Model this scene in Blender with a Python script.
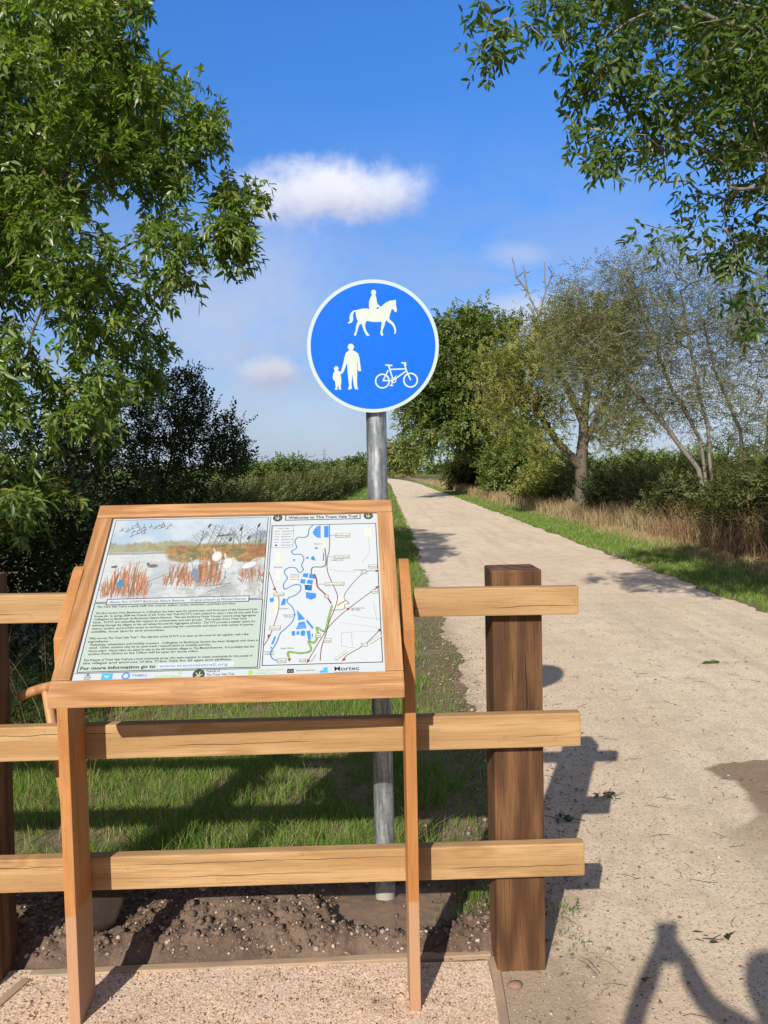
import bpy, bmesh, math, random
import numpy as np
from mathutils import Vector, Matrix, noise
from mathutils.geometry import tessellate_polygon

for o in list(bpy.data.objects): bpy.data.objects.remove(o)
sc = bpy.context.scene
COL = sc.collection
rng = np.random.default_rng(11)
random.seed(5)

# ------------------------------------------------------------------ camera, light, exposure
FPX = 770.0; PITCH = math.radians(2.97); ROLL = math.radians(-1.1); EYE = 1.6
def rx(a): return np.array([[1,0,0],[0,math.cos(a),-math.sin(a)],[0,math.sin(a),math.cos(a)]])
def rz(a): return np.array([[math.cos(a),-math.sin(a),0],[math.sin(a),math.cos(a),0],[0,0,1]])
RC = rx(math.pi/2-PITCH) @ rz(ROLL)
CAMP = np.array([0,0,EYE])
def ray(x,y): return RC @ np.array([(x-384)/FPX,(512-y)/FPX,-1.0])
def at(x,y,Y):                                   # a point of the photograph taken at distance Y
    d = ray(x,y); return CAMP + d*Y/d[1]
def gnd(x,y,z=0.0):
    d = ray(x,y); return CAMP + d*(z-EYE)/d[2]
cam = bpy.data.cameras.new('camera'); camo = bpy.data.objects.new('camera', cam); COL.objects.link(camo)
camo.matrix_world = Matrix.Translation(Vector(CAMP)) @ Matrix(RC.tolist()).to_4x4()
cam.sensor_fit = 'VERTICAL'; cam.sensor_height = 36; cam.lens = FPX/1024*36
cam.clip_start = 0.05; cam.clip_end = 6000
sc.camera = camo
sc.render.resolution_x = 768; sc.render.resolution_y = 1024

SUNV = Vector((-0.568,-1.545,1.0)).normalized()          # towards the sun
SUN_EL = math.asin(SUNV.z)
sun = bpy.data.lights.new('sun','SUN'); suno = bpy.data.objects.new('sun', sun); COL.objects.link(suno)
sun.energy = 5.0; sun.angle = math.radians(0.55); sun.color = (1.0,0.935,0.84)
suno.rotation_euler = SUNV.to_track_quat('Z','Y').to_euler(); suno.location = (-5,-14,10)
sc.view_settings.view_transform = 'Standard'; sc.view_settings.look = 'None'
sc.view_settings.gamma = 1; sc.view_settings.use_curve_mapping = False
sc.view_settings.exposure = 0.20
SKY_STRENGTH = 0.085

class NT:
    """small helper for node trees"""
    def __init__(s, nt): s.nt = nt; nt.nodes.clear()
    def n(s, typ, ins=None, **kw):
        nd = s.nt.nodes.new(typ)
        for k,v in kw.items(): setattr(nd,k,v)
        if ins:
            for k,v in ins.items():
                if isinstance(v, bpy.types.NodeSocket): s.nt.links.new(v, nd.inputs[k])
                else:
                    if isinstance(v,(tuple,list)) and len(v)==3 and nd.inputs[k].type=='RGBA': v=(*v,1)
                    nd.inputs[k].default_value = v
        return nd
    def math(s, op, a, b=0.0, c=0.0, clamp=False):
        return s.n('ShaderNodeMath', {0:a,1:b,2:c}, operation=op, use_clamp=clamp).outputs[0]
    def mix(s, f, a, b, blend='MIX'):
        nd = s.n('ShaderNodeMix', data_type='RGBA', blend_type=blend)
        for i,v in ((0,f),(6,a),(7,b)):
            if isinstance(v, bpy.types.NodeSocket): s.nt.links.new(v, nd.inputs[i])
            else: nd.inputs[i].default_value = (*v,1) if isinstance(v,(tuple,list)) and len(v)==3 else v
        return nd.outputs[2]
    def ramp(s, f, stops, interp='LINEAR'):
        nd = s.n('ShaderNodeValToRGB', {0:f}); cr = nd.color_ramp; cr.interpolation = interp
        while len(cr.elements) < len(stops): cr.elements.new(0.5)
        for e,(p,c) in zip(cr.elements, stops):
            e.position = p; e.color = (*c,1) if isinstance(c,(tuple,list)) else (c,c,c,1)
        return nd.outputs[0]
    def smooth(s, x, lo, hi):
        return s.n('ShaderNodeMapRange', {0:x,1:lo,2:hi,3:0.0,4:1.0}, interpolation_type='SMOOTHSTEP').outputs[0]
    def noise(s, vec, scale, detail=4, rough=0.5, dist=0.0):
        return s.n('ShaderNodeTexNoise', {'Vector':vec,'Scale':scale,'Detail':detail,'Roughness':rough,'Distortion':dist}).outputs[0]
    def mapping(s, vec, scale=(1,1,1), loc=(0,0,0), rot=(0,0,0)):
        return s.n('ShaderNodeMapping', {0:vec,1:loc,2:rot,3:scale}).outputs[0]

# world: Nishita sky with a few soft clouds at infinity
world = bpy.data.worlds.new('World'); sc.world = world; world.use_nodes = True
w = NT(world.node_tree)
sky = w.n('ShaderNodeTexSky', sky_type='NISHITA', sun_disc=False, sun_elevation=SUN_EL,
          sun_rotation=math.atan2(SUNV.x, SUNV.y), altitude=0.0, air_density=1.0, dust_density=0.35, ozone_density=2.6)
tc = w.n('ShaderNodeTexCoord').outputs['Generated']
sep = w.n('ShaderNodeSeparateXYZ', {0:tc})
sx,sy,sz = sep.outputs
ys = w.math('MAXIMUM', sy, 0.02)
cu = w.math('DIVIDE', sx, ys); cv = w.math('DIVIDE', sz, ys)
front = w.smooth(sy, 0.05, 0.3)
plane = w.n('ShaderNodeCombineXYZ', {0:cu,1:cv,2:0.0}).outputs[0]
n1 = w.math('ADD', w.math('MULTIPLY', w.noise(plane, 11, 9, 0.62, 0.15), 0.75), w.math('MULTIPLY', w.noise(plane, 38, 6, 0.6, 0.2), 0.25)); n2 = w.noise(w.mapping(plane,(1,2.2,1)), 5, 6, 0.6, 0.6)
def cloud(px, py, rxp, ryp, soft, amp, flat=1.0):
    d = ray(px,py); u0,v0 = d[0]/d[1], d[2]/d[1]
    du = w.math('MULTIPLY', w.math('SUBTRACT', cu, u0), FPX/rxp)
    dv = w.math('MULTIPLY', w.math('SUBTRACT', cv, v0), FPX/ryp)
    dv = w.math('MULTIPLY', dv, w.math('ADD', 1.0, w.math('MULTIPLY', w.math('LESS_THAN', dv, 0.0), flat-1.0)))
    r = w.math('SQRT', w.math('ADD', w.math('MULTIPLY',du,du), w.math('MULTIPLY',dv,dv)))
    r = w.math('ADD', r, w.math('MULTIPLY', w.math('SUBTRACT', n1, 0.5), -amp))
    m = w.smooth(r, 1.0+soft, 1.0-soft)
    return m, dv
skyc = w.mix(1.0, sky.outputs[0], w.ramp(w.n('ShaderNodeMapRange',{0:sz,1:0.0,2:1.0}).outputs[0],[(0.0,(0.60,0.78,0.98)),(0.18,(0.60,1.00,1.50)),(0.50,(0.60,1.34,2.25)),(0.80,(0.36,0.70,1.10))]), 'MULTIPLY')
# unseen broken cloud, added overhead and behind the photographer to neutralise blue ambient light
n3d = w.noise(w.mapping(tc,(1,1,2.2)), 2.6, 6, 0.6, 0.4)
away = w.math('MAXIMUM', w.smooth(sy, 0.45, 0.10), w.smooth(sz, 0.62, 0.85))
ambient_cloud = w.math('MULTIPLY', w.math('MULTIPLY', away, w.smooth(n3d, 0.36, 0.56)), 0.9)
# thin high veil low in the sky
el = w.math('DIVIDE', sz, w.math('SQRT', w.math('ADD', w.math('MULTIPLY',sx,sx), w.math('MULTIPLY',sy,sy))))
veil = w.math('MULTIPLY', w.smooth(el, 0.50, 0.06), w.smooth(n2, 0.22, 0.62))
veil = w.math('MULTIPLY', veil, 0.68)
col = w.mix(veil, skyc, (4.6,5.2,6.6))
col = w.mix(ambient_cloud, col, (3.9,3.4,2.9))
for (px,py,a,b,soft,amp,flat,wht,shade,k) in [
     (312,194,58,32,0.55,2.4,1.25,(9.8,9.9,10.8),(6.4,6.7,8.4),0.92),
     (378,194,46,25,0.60,2.4,1.2,(9.2,9.4,10.6),(6.2,6.5,8.3),0.85),
     (268,262,60,34,0.95,2.2,1.0,(6.2,7.2,9.6),(5.2,6.2,9.0),0.35),
     (272,374,27,16,0.5,1.9,1.2,(7.6,7.7,8.6),(4.2,4.6,6.2),0.95),
     (530,318,40,22,0.7,1.4,1.0,(7.8,8.1,9.2),(5.9,6.4,8.0),0.7),
     (215,330,90,50,0.9,1.2,1.0,(6.6,7.2,8.6),(5.6,6.2,7.9),0.5),
     (300,430,150,50,0.9,1.6,1.0,(6.2,6.8,8.2),(5.2,5.8,7.4),0.5),
     (700,420,120,60,0.9,1.6,1.0,(7.4,7.8,8.9),(6.4,6.9,8.3),0.55),
     (518,255,24,10,0.9,1.2,1.0,(6.2,7.0,8.8),(6.0,6.8,8.6),0.45)]:
    m, dv = cloud(px,py,a,b,soft,amp,flat)
    cc = w.mix(w.smooth(w.math('ADD', dv, w.math('MULTIPLY',w.math('SUBTRACT',n1,0.5),2.0)), -0.9, 0.6), shade, wht)
    col = w.mix(w.math('MULTIPLY', w.math('MULTIPLY', m, k), front), col, cc)
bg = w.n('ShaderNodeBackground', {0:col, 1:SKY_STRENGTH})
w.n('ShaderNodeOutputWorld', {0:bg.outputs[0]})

# ------------------------------------------------------------------ object helpers
def tag(o, label=None, cat=None, group=None, kind=None):
    if label: o['label'] = label
    if cat: o['category'] = cat
    if group: o['group'] = group
    if kind: o['kind'] = kind
    return o
def empty(name, loc=(0,0,0), rot=(0,0,0)):
    o = bpy.data.objects.new(name, None); COL.objects.link(o); o.location = loc; o.rotation_euler = rot
    o.empty_display_size = 0.1; return o
def link(name, me, parent=None, loc=None, rot=None):
    o = bpy.data.objects.new(name, me); COL.objects.link(o)
    if parent: o.parent = parent
    if loc is not None: o.location = loc
    if rot is not None: o.rotation_euler = rot
    return o
def mesh_np(name, V, F, mats, smooth=False, mi=None):
    """V (n,3); F (m,k) all faces with k corners"""
    V = np.ascontiguousarray(V, dtype=np.float32); F = np.ascontiguousarray(F, dtype=np.int32)
    me = bpy.data.meshes.new(name); m,k = F.shape
    me.vertices.add(len(V)); me.vertices.foreach_set('co', V.ravel())
    me.loops.add(m*k); me.loops.foreach_set('vertex_index', F.ravel())
    me.polygons.add(m); me.polygons.foreach_set('loop_start', np.arange(0,m*k,k,dtype=np.int32))
    if mi is not None: me.polygons.foreach_set('material_index', np.asarray(mi,dtype=np.int32))
    if smooth: me.polygons.foreach_set('use_smooth', np.ones(m,dtype=bool))
    me.update(calc_edges=True)
    for x in (mats if isinstance(mats,(list,tuple)) else [mats]): me.materials.append(x)
    return me
def bm_obj(name, bm, mats, parent=None, smooth=False, loc=None, rot=None):
    me = bpy.data.meshes.new(name); bmesh.ops.recalc_face_normals(bm, faces=bm.faces); bm.to_mesh(me); bm.free()
    for x in (mats if isinstance(mats,(list,tuple)) else [mats]): me.materials.append(x)
    if smooth:
        for p in me.polygons: p.use_smooth = True
    return link(name, me, parent, loc, rot)
def box_bm(x0,x1,y0,y1,z0,z1, bev=0.004, cuts=0, wob=0.0, seg=2):
    bm = bmesh.new(); bmesh.ops.create_cube(bm, size=1)
    for v in bm.verts:
        v.co = Vector((x0 if v.co.x<0 else x1, y0 if v.co.y<0 else y1, z0 if v.co.z<0 else z1))
    if bev: bmesh.ops.bevel(bm, geom=list(bm.edges), offset=bev, segments=seg, affect='EDGES', profile=0.6)
    return bm
def prism_bm(pts, x0, x1, bev=0.003):
    """profile in (y,z), extruded along x"""
    bm = bmesh.new()
    f = bm.faces.new([bm.verts.new((x0,y,z)) for y,z in pts])
    r = bmesh.ops.extrude_face_region(bm, geom=[f])
    for v in r['geom']:
        if isinstance(v,bmesh.types.BMVert): v.co.x = x1
    bmesh.ops.recalc_face_normals(bm, faces=bm.faces)
    if bev: bmesh.ops.bevel(bm, geom=[e for e in bm.edges], offset=bev, segments=2, affect='EDGES', profile=0.6)
    return bm
def cyl_bm(r, z0, z1, n=32, r2=None, bm=None, M=None):
    bm = bm or bmesh.new()
    g = bmesh.ops.create_cone(bm, cap_ends=True, segments=n, radius1=r, radius2=r if r2 is None else r2, depth=z1-z0)
    bmesh.ops.translate(bm, verts=g['verts'], vec=(0,0,(z0+z1)/2))
    if M: bmesh.ops.transform(bm, matrix=M, verts=g['verts'])
    return bm

# ------------------------------------------------------------------ materials
def mat(name):
    m = bpy.data.materials.new(name); m.use_nodes = True; return m, NT(m.node_tree)
def out(t, bsdf, disp=None):
    t.n('ShaderNodeOutputMaterial', {0:bsdf})
def bump(t, h, strength=0.4, dist=0.01):
    return t.n('ShaderNodeBump', {'Height':h,'Strength':strength,'Distance':dist}).outputs[0]
def plain(name, c, rough=0.6, metal=0.0, spec=0.4):
    m,t = mat(name); co = t.n('ShaderNodeTexCoord').outputs['Object']
    v = t.noise(co, 40, 3)
    cc = t.mix(v, tuple(x*0.93 for x in c), tuple(min(1,x*1.07) for x in c))
    out(t, t.n('ShaderNodeBsdfPrincipled', {'Base Color':cc,'Roughness':rough,'Metallic':metal,'Specular IOR Level':spec}).outputs[0]); return m
def wood(name, dark, mid, light, axis='X', knots=0.35, rough=0.6, seed=0.0, crack=0.0, stain_z=None, pale=None, ring=9.0, weather=0.0):
    m,t = mat(name); co = t.n('ShaderNodeTexCoord').outputs['Object']
    rnd = t.n('ShaderNodeObjectInfo').outputs['Random']
    off = t.n('ShaderNodeCombineXYZ', {0:t.math('MULTIPLY',rnd,7.0),1:t.math('MULTIPLY',rnd,3.0),2:seed}).outputs[0]
    p = t.n('ShaderNodeVectorMath', {0:co,1:off}, operation='ADD').outputs[0]
    s = {'X':(0.13,1,1),'Z':(1,1,0.13),'Y':(1,0.13,1)}[axis]
    q = t.mapping(p, s)
    # knots bend the grain round them
    kn = t.n('ShaderNodeTexVoronoi', {'Vector':t.mapping(p,{'X':(0.60,0.0,1.9),'Z':(1.7,0.0,0.55),'Y':(1.6,0.55,0.0)}[axis]),'Scale':4.0,'Randomness':1.0}, feature='F1')
    kd = kn.outputs['Distance']; kf = t.smooth(kd, 0.30, 0.02)
    warp = t.noise(q, 3.0, 3, 0.5)
    ringv = t.math('ADD', t.math('MULTIPLY', warp, ring), t.math('MULTIPLY', kf, 2.2*knots))
    ring1 = t.math('ABSOLUTE', t.math('SUBTRACT', t.math('FRACT', ringv), 0.5))
    ring1 = t.math('MULTIPLY', ring1, 2.0)
    fine = t.noise(t.mapping(p,{'X':(0.03,1,1),'Z':(1,1,0.03),'Y':(1,0.03,1)}[axis]), 260, 3, 0.6)
    big = t.noise(q, 1.6, 2)
    c = t.mix(t.smooth(ring1, 0.1, 0.95), light, mid)
    c = t.mix(t.math('MULTIPLY', t.smooth(big, 0.45, 0.75), 0.5), c, dark)
    c = t.mix(t.math('MULTIPLY', t.smooth(fine, 0.42, 0.70), 0.55), c, dark)
    c = t.mix(t.math('MULTIPLY', t.smooth(kd, 0.30, 0.10), 0.45*knots), c, (mid[0]*0.85,mid[1]*0.68,mid[2]*0.5))
    kc = t.math('MULTIPLY', t.smooth(kd, 0.11, 0.05), knots)
    c = t.mix(kc, c, tuple(x*0.45 for x in dark))
    bl = t.noise(p, 2.3, 5, 0.65); c = t.mix(t.math('MULTIPLY', t.smooth(bl, 0.52, 0.72), 0.42), c, tuple(x*0.62 for x in mid))
    c = t.mix(t.math('MULTIPLY', t.smooth(t.noise(p, 34, 4, 0.75), 0.60, 0.72), 0.30), c, tuple(x*0.6 for x in dark))
    if weather:
        wn = t.noise(p, 6, 5, 0.65)
        c = t.mix(t.math('MULTIPLY', t.smooth(wn, 0.45, 0.7), weather), c, (0.22,0.19,0.16))
    if stain_z is not None:
        z = t.n('ShaderNodeSeparateXYZ', {0:co}).outputs[2]
        edge = t.math('ADD', z, t.math('MULTIPLY', t.math('SUBTRACT', t.noise(p, 12, 3), 0.5), 0.05))
        c = t.mix(t.math('MULTIPLY', t.smooth(edge, stain_z+0.006, stain_z-0.006), 0.8), c, t.mix(fine, pale, tuple(x*0.88 for x in pale)))
    h = t.math('ADD', t.math('MULTIPLY', fine, 0.5), t.math('MULTIPLY', ring1, 0.25))
    if crack:
        s3 = t.n('ShaderNodeSeparateXYZ', {0:co}).outputs
        al, ac = (s3[0],s3[2]) if axis=='X' else (s3[2],s3[0])
        line1 = t.n('ShaderNodeCombineXYZ', {0:al,1:t.math('MULTIPLY',rnd,31.0),2:seed}).outputs[0]
        wob = t.math('MULTIPLY', t.math('SUBTRACT', t.noise(line1, 5.0, 4, 0.6), 0.5), 0.020)
        cr = None
        for k,(o0,fr) in enumerate(((-0.016,0.0),(0.027,3.7))):
            ln = t.n('ShaderNodeCombineXYZ', {0:al,1:t.math('ADD',t.math('MULTIPLY',rnd,17.0),fr),2:seed+k}).outputs[0]
            msk = t.smooth(t.noise(ln, 2.4, 1, 0.3), 0.50, 0.62)
            dd_ = t.math('ABSOLUTE', t.math('SUBTRACT', t.math('ADD', ac, wob), o0))
            c1_ = t.math('MULTIPLY', t.math('LESS_THAN', dd_, t.math('MULTIPLY', msk, 0.0011*crack)), 0.85)
            cr = c1_ if cr is None else t.math('MAXIMUM', cr, c1_)
        c = t.mix(cr, c, tuple(x*0.15 for x in dark)); h = t.math('SUBTRACT', h, t.math('MULTIPLY', cr, 3.0))
    rr = t.math('ADD', rough, t.math('MULTIPLY', t.math('SUBTRACT', fine, 0.5), 0.25))
    out(t, t.n('ShaderNodeBsdfPrincipled', {'Base Color':c,'Roughness':rr,'Specular IOR Level':0.35,'Normal':bump(t,h,0.35,0.002)}).outputs[0]); return m

def leafmat(name, c1, c2, c3, trans=0.35, gloss=0.35, rough=0.42, odd=None, spread=0.12):
    """c1..c3 vary from leaf to leaf; odd = colour of the few yellowed or brown leaves"""
    m,t = mat(name)
    r = t.n('ShaderNodeNewGeometry').outputs['Random Per Island']
    c = t.ramp(r, [(0.0,c1),(0.5,c2),(0.93,c3)] + ([(0.97,odd)] if odd else []))
    ps = t.n('ShaderNodeNewGeometry').outputs['Position']
    c = t.mix(t.math('MULTIPLY', t.smooth(t.noise(ps, 0.9, 3), 0.35, 0.65), 0.5), c, c2)
    pr = t.n('ShaderNodeBsdfPrincipled', {'Base Color':c,'Roughness':rough,'Specular IOR Level':gloss})
    tc_ = t.mix(1.0, c, (1.5,1.75,0.5), 'MULTIPLY')
    tr = t.n('ShaderNodeBsdfTranslucent', {0:tc_})
    mx = t.n('ShaderNodeMixShader', {0:trans,1:pr.outputs[0],2:tr.outputs[0]})
    out(t, mx.outputs[0]); return m
def barkmat(name, c1, c2, scale=10):
    m,t = mat(name); ps = t.n('ShaderNodeTexCoord').outputs['Object']
    n = t.noise(t.mapping(ps,(1,1,0.35)), scale, 5, 0.65); n2 = t.noise(ps, scale*0.3, 3)
    c = t.mix(n, c1, c2); c = t.mix(t.math('MULTIPLY',t.smooth(n2,0.5,0.7),0.5), c, (0.13,0.15,0.09))
    out(t, t.n('ShaderNodeBsdfPrincipled', {'Base Color':c,'Roughness':0.9,'Normal':bump(t,n,0.7,0.03)}).outputs[0]); return m

M = {}
M['rail'] = wood('pale_softwood', (0.255,0.138,0.054), (0.375,0.220,0.092), (0.47,0.300,0.138), 'X', 0.85, 0.7, 1.3, crack=1.0, ring=9)
M['post'] = wood('brown_treated_wood', (0.022,0.009,0.004), (0.082,0.036,0.014), (0.180,0.086,0.034), 'Z', 0.85, 0.72, 4.1, crack=1.8, ring=11)
M['oak_h'] = wood('orange_larch_wide', (0.23,0.098,0.036), (0.365,0.175,0.066), (0.49,0.270,0.118), 'X', 0.12, 0.55, 2.2, ring=22)
M['oak_v'] = wood('orange_larch_side', (0.23,0.098,0.036), (0.365,0.175,0.066), (0.49,0.270,0.118), 'Y', 0.12, 0.55, 3.2, ring=14)
M['oak_leg'] = wood('orange_larch_leg', (0.29,0.115,0.034), (0.40,0.175,0.053), (0.48,0.225,0.078), 'Z', 0.10, 0.55, 5.2, crack=0.4, ring=9, stain_z=0.335, pale=(0.46,0.27,0.165))
M['tool_wood'] = wood('tool_handle_wood', (0.30,0.13,0.05), (0.45,0.21,0.085), (0.52,0.27,0.12), 'Z', 0.0, 0.5, 6.2)
M['edge'] = wood('edging_board_wood', (0.26,0.17,0.10), (0.44,0.31,0.20), (0.54,0.41,0.28), 'X', 0.3, 0.8, 8.8, weather=0.5, crack=0.8)

# ------------------------------------------------------------------ the ground
def path_colour(t, ps):
    big = t.noise(ps, 0.55, 4, 0.55); mid = t.noise(ps, 4.5, 6, 0.7); fine = t.noise(ps, 60, 5, 0.75); grit = t.noise(ps, 210, 3, 0.7)
    c = t.mix(t.smooth(big,0.3,0.7), (0.73,0.58,0.41), (0.84,0.70,0.52))
    c = t.mix(t.math('MULTIPLY', t.smooth(mid,0.42,0.68), 0.55), c, (0.56,0.42,0.285))
    c = t.mix(t.math('MULTIPLY', t.smooth(fine,0.48,0.60), 0.50), c, (0.48,0.365,0.25))
    c = t.mix(t.math('MULTIPLY', t.smooth(t.noise(ps,22,5,0.8),0.52,0.66), 0.40), c, (0.36,0.27,0.185))
    c = t.mix(t.math('MULTIPLY', t.smooth(grit,0.56,0.70), 0.45), c, (0.86,0.74,0.57))
    v = t.n('ShaderNodeTexVoronoi', {'Vector':ps,'Scale':85.0}, feature='F1')
    rv = t.n('ShaderNodeSeparateColor', {0:v.outputs['Color']}).outputs[0]
    c = t.mix(t.math('MULTIPLY', t.smooth(v.outputs['Distance'],0.45,0.2), t.math('MULTIPLY', t.smooth(rv,0.72,0.8), 0.8)), c, (0.17,0.12,0.085))
    tr_ = t.noise(t.mapping(ps,(2.2,0.12,1)), 1.6, 4, 0.6)
    c = t.mix(t.math('MULTIPLY', t.smooth(tr_,0.48,0.66), 0.32), c, (0.46,0.36,0.26))
    h = t.math('ADD', t.math('MULTIPLY',fine,0.6), t.math('MULTIPLY',grit,0.5))
    return c, h, mid
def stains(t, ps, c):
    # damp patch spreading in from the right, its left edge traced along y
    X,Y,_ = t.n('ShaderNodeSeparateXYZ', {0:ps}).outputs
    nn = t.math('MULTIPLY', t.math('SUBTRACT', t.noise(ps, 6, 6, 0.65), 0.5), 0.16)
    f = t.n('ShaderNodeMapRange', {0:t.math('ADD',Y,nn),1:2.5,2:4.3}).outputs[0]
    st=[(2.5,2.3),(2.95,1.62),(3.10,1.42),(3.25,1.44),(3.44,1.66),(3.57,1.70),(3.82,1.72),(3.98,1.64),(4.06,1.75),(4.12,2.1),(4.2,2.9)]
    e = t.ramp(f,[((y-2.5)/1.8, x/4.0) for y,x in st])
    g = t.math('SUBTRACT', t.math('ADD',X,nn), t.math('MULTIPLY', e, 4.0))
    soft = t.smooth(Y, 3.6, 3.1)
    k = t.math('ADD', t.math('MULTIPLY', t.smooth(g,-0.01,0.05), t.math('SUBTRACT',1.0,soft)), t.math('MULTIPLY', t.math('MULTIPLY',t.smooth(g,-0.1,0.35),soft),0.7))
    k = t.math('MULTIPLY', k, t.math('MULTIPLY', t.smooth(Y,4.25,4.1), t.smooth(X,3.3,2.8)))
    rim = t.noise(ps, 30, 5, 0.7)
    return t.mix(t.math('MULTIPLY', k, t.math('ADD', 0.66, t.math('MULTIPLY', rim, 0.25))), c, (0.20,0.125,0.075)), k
# broad ground: grassland, earth under the hedges
m,t = mat('field_ground'); ps = t.n('ShaderNodeNewGeometry').outputs['Position']
X,Y,Z = t.n('ShaderNodeSeparateXYZ', {0:ps}).outputs
a = t.noise(ps, 1.3, 5, 0.6); b = t.noise(ps, 14, 5, 0.7); f_ = t.noise(ps, 90, 4, 0.7)
earth = t.mix(f_, (0.13,0.085,0.055), (0.40,0.30,0.21))
green = t.mix(b, (0.07,0.095,0.025), (0.18,0.17,0.07)); green = t.mix(t.smooth(a,0.45,0.7), green, (0.20,0.17,0.08))
far = t.smooth(Y, 9.0, 30.0)
g = t.mix(t.math('MAXIMUM', t.math('MULTIPLY',t.smooth(t.math('ADD',a,t.math('MULTIPLY',t.math('SUBTRACT',b,0.5),0.9)),0.42,0.56),0.85), far), earth, green)
straw = t.math('MULTIPLY', t.smooth(X, 5.3, 5.9), t.smooth(t.math('ADD',X,t.math('MULTIPLY',a,1.0)), 9.0, 8.2))
g = t.mix(t.math('MULTIPLY', straw, 0.85), g, t.mix(b,(0.26,0.17,0.09),(0.42,0.31,0.18)))
out(t, t.n('ShaderNodeBsdfPrincipled', {'Base Color':g,'Roughness':0.95,'Specular IOR Level':0.15,'Normal':bump(t,t.math('ADD',b,f_),0.8,0.02)}).outputs[0]); M['field'] = m
V = np.array([(-3000,-300,-0.006),(3000,-300,-0.006),(3000,5000,-0.006),(-3000,5000,-0.006)])
tag(link('ground', mesh_np('ground', V, [[0,1,2,3]], M['field'])), kind='structure')

# gravel path: a long strip whose edges wander
m,t = mat('path_gravel'); ps = t.n('ShaderNodeNewGeometry').outputs['Position']
c,h,mid = path_colour(t, ps)
X,Y,Z = t.n('ShaderNodeSeparateXYZ', {0:ps}).outputs
# pinkish coarser grit in the corner beside the board
pk = t.math('MULTIPLY', t.smooth(t.math('ADD',Y,t.math('MULTIPLY',mid,0.8)), 3.1, 2.5), t.smooth(t.math('ADD',X,t.math('MULTIPLY',mid,0.9)), 1.9, 0.9))
c = t.mix(t.math('MULTIPLY',pk,0.6), c, t.mix(t.noise(ps,45,4,0.8), (0.40,0.27,0.17),(0.68,0.50,0.36)))
# earthy left margin
mg = t.smooth(t.math('ADD',X,t.math('MULTIPLY',t.noise(ps,5,6,0.75),1.0)), 1.28, 0.98)
c = t.mix(t.math('MULTIPLY',mg,0.75), c, t.mix(t.noise(ps,70,4,0.8), (0.20,0.14,0.09),(0.56,0.44,0.32)))
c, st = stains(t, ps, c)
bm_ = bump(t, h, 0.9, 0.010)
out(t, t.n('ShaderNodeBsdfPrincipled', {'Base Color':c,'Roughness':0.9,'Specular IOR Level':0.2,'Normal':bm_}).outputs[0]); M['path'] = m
def n1d(y, s, k=0.0): return noise.fractal(Vector((y*s,k,0.3)),0.8,2.1,4)
ysl = np.concatenate([np.arange(-12,14,0.04), np.arange(14,60,0.3), np.arange(60,420,4)])
V=[];F=[]
for i,y in enumerate(ysl):
    amp = 0.10
    xl = 0.60 + amp*n1d(y,1.3,1.0) + 0.04*n1d(y,9,3.0) + 0.0035*max(0,y-8)
    if y < 2.46: xl = 0.30
    elif y < 3.2: xl = 0.40+0.06*n1d(y,6,2)
    xr = 4.12 + 0.11*n1d(y,0.9,5.0)+0.05*n1d(y,7,6.0) + 0.006*max(0,y-8)
    bend = 0.0 if y < 90 else -((y-90)**2)*0.0004
    V += [(xl+bend,y,0.0),((xl+xr)/2+bend,y,0.004),(xr+bend,y,0.0)]
    if i: k=3*i; F += [(k-3,k-2,k+1,k),(k-2,k-1,k+2,k+1)]
tag(link('path', mesh_np('path', V, F, M['path'], True)), kind='structure')

# levelled pad of pinkish aggregate under the board
m,t = mat('pad_aggregate'); ps = t.n('ShaderNodeNewGeometry').outputs['Position']
v = t.n('ShaderNodeTexVoronoi', {'Vector':ps,'Scale':165.0}, feature='F1'); rv = t.n('ShaderNodeSeparateColor', {0:v.outputs['Color']}).outputs[0]
c = t.mix(rv, (0.60,0.435,0.30), (0.86,0.69,0.515)); c = t.mix(t.math('MULTIPLY',t.smooth(v.outputs['Distance'],0.35,0.75),0.6), c, (0.30,0.18,0.12))
c = t.mix(t.math('MULTIPLY',t.smooth(t.noise(ps,7,5,0.7),0.55,0.72),0.5), c, (0.24,0.16,0.11))
c = t.mix(t.math('MULTIPLY',t.smooth(t.noise(ps,2.2,4,0.7),0.45,0.7),0.35), c, (0.72,0.60,0.50))
out(t, t.n('ShaderNodeBsdfPrincipled', {'Base Color':c,'Roughness':0.92,'Specular IOR Level':0.2,'Normal':bump(t,v.outputs['Distance'],-0.9,0.006)}).outputs[0]); M['pad'] = m
gx = np.linspace(-2.6,0.31,180); gy = np.linspace(0.8,2.43,100)
def gridmesh(gx, gy, zf):
    V = np.array([(x,y,zf(x,y)) for y in gy for x in gx]); nx=len(gx)
    idx = np.arange(len(V)).reshape(len(gy),nx)
    F = np.stack([idx[:-1,:-1],idx[:-1,1:],idx[1:,1:],idx[1:,:-1]],-1).reshape(-1,4); return V,F
V,F = gridmesh(gx,gy,lambda x,y: 0.002+0.004*noise.fractal(Vector((x*5,y*5,1)),0.7,2.1,4))
tag(link('gravel_pad', mesh_np('gravel_pad',V,F,M['pad'],True)), kind='structure')

# dug earth behind the pad
m,t = mat('dug_soil'); ps = t.n('ShaderNodeNewGeometry').outputs['Position']
n0 = t.noise(ps, 45, 6, 0.75); n1_ = t.noise(ps, 5, 4, 0.6); n3 = t.noise(ps,170,3,0.6)
c = t.mix(n0, (0.045,0.028,0.020), (0.235,0.16,0.115)); c = t.mix(t.math('MULTIPLY',t.smooth(n1_,0.45,0.65),0.55), c, (0.26,0.185,0.135))
c = t.mix(t.math('MULTIPLY',t.smooth(n3,0.58,0.72),0.5), c, (0.42,0.32,0.24))
X,Y,Z = t.n('ShaderNodeSeparateXYZ', {0:ps}).outputs
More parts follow.
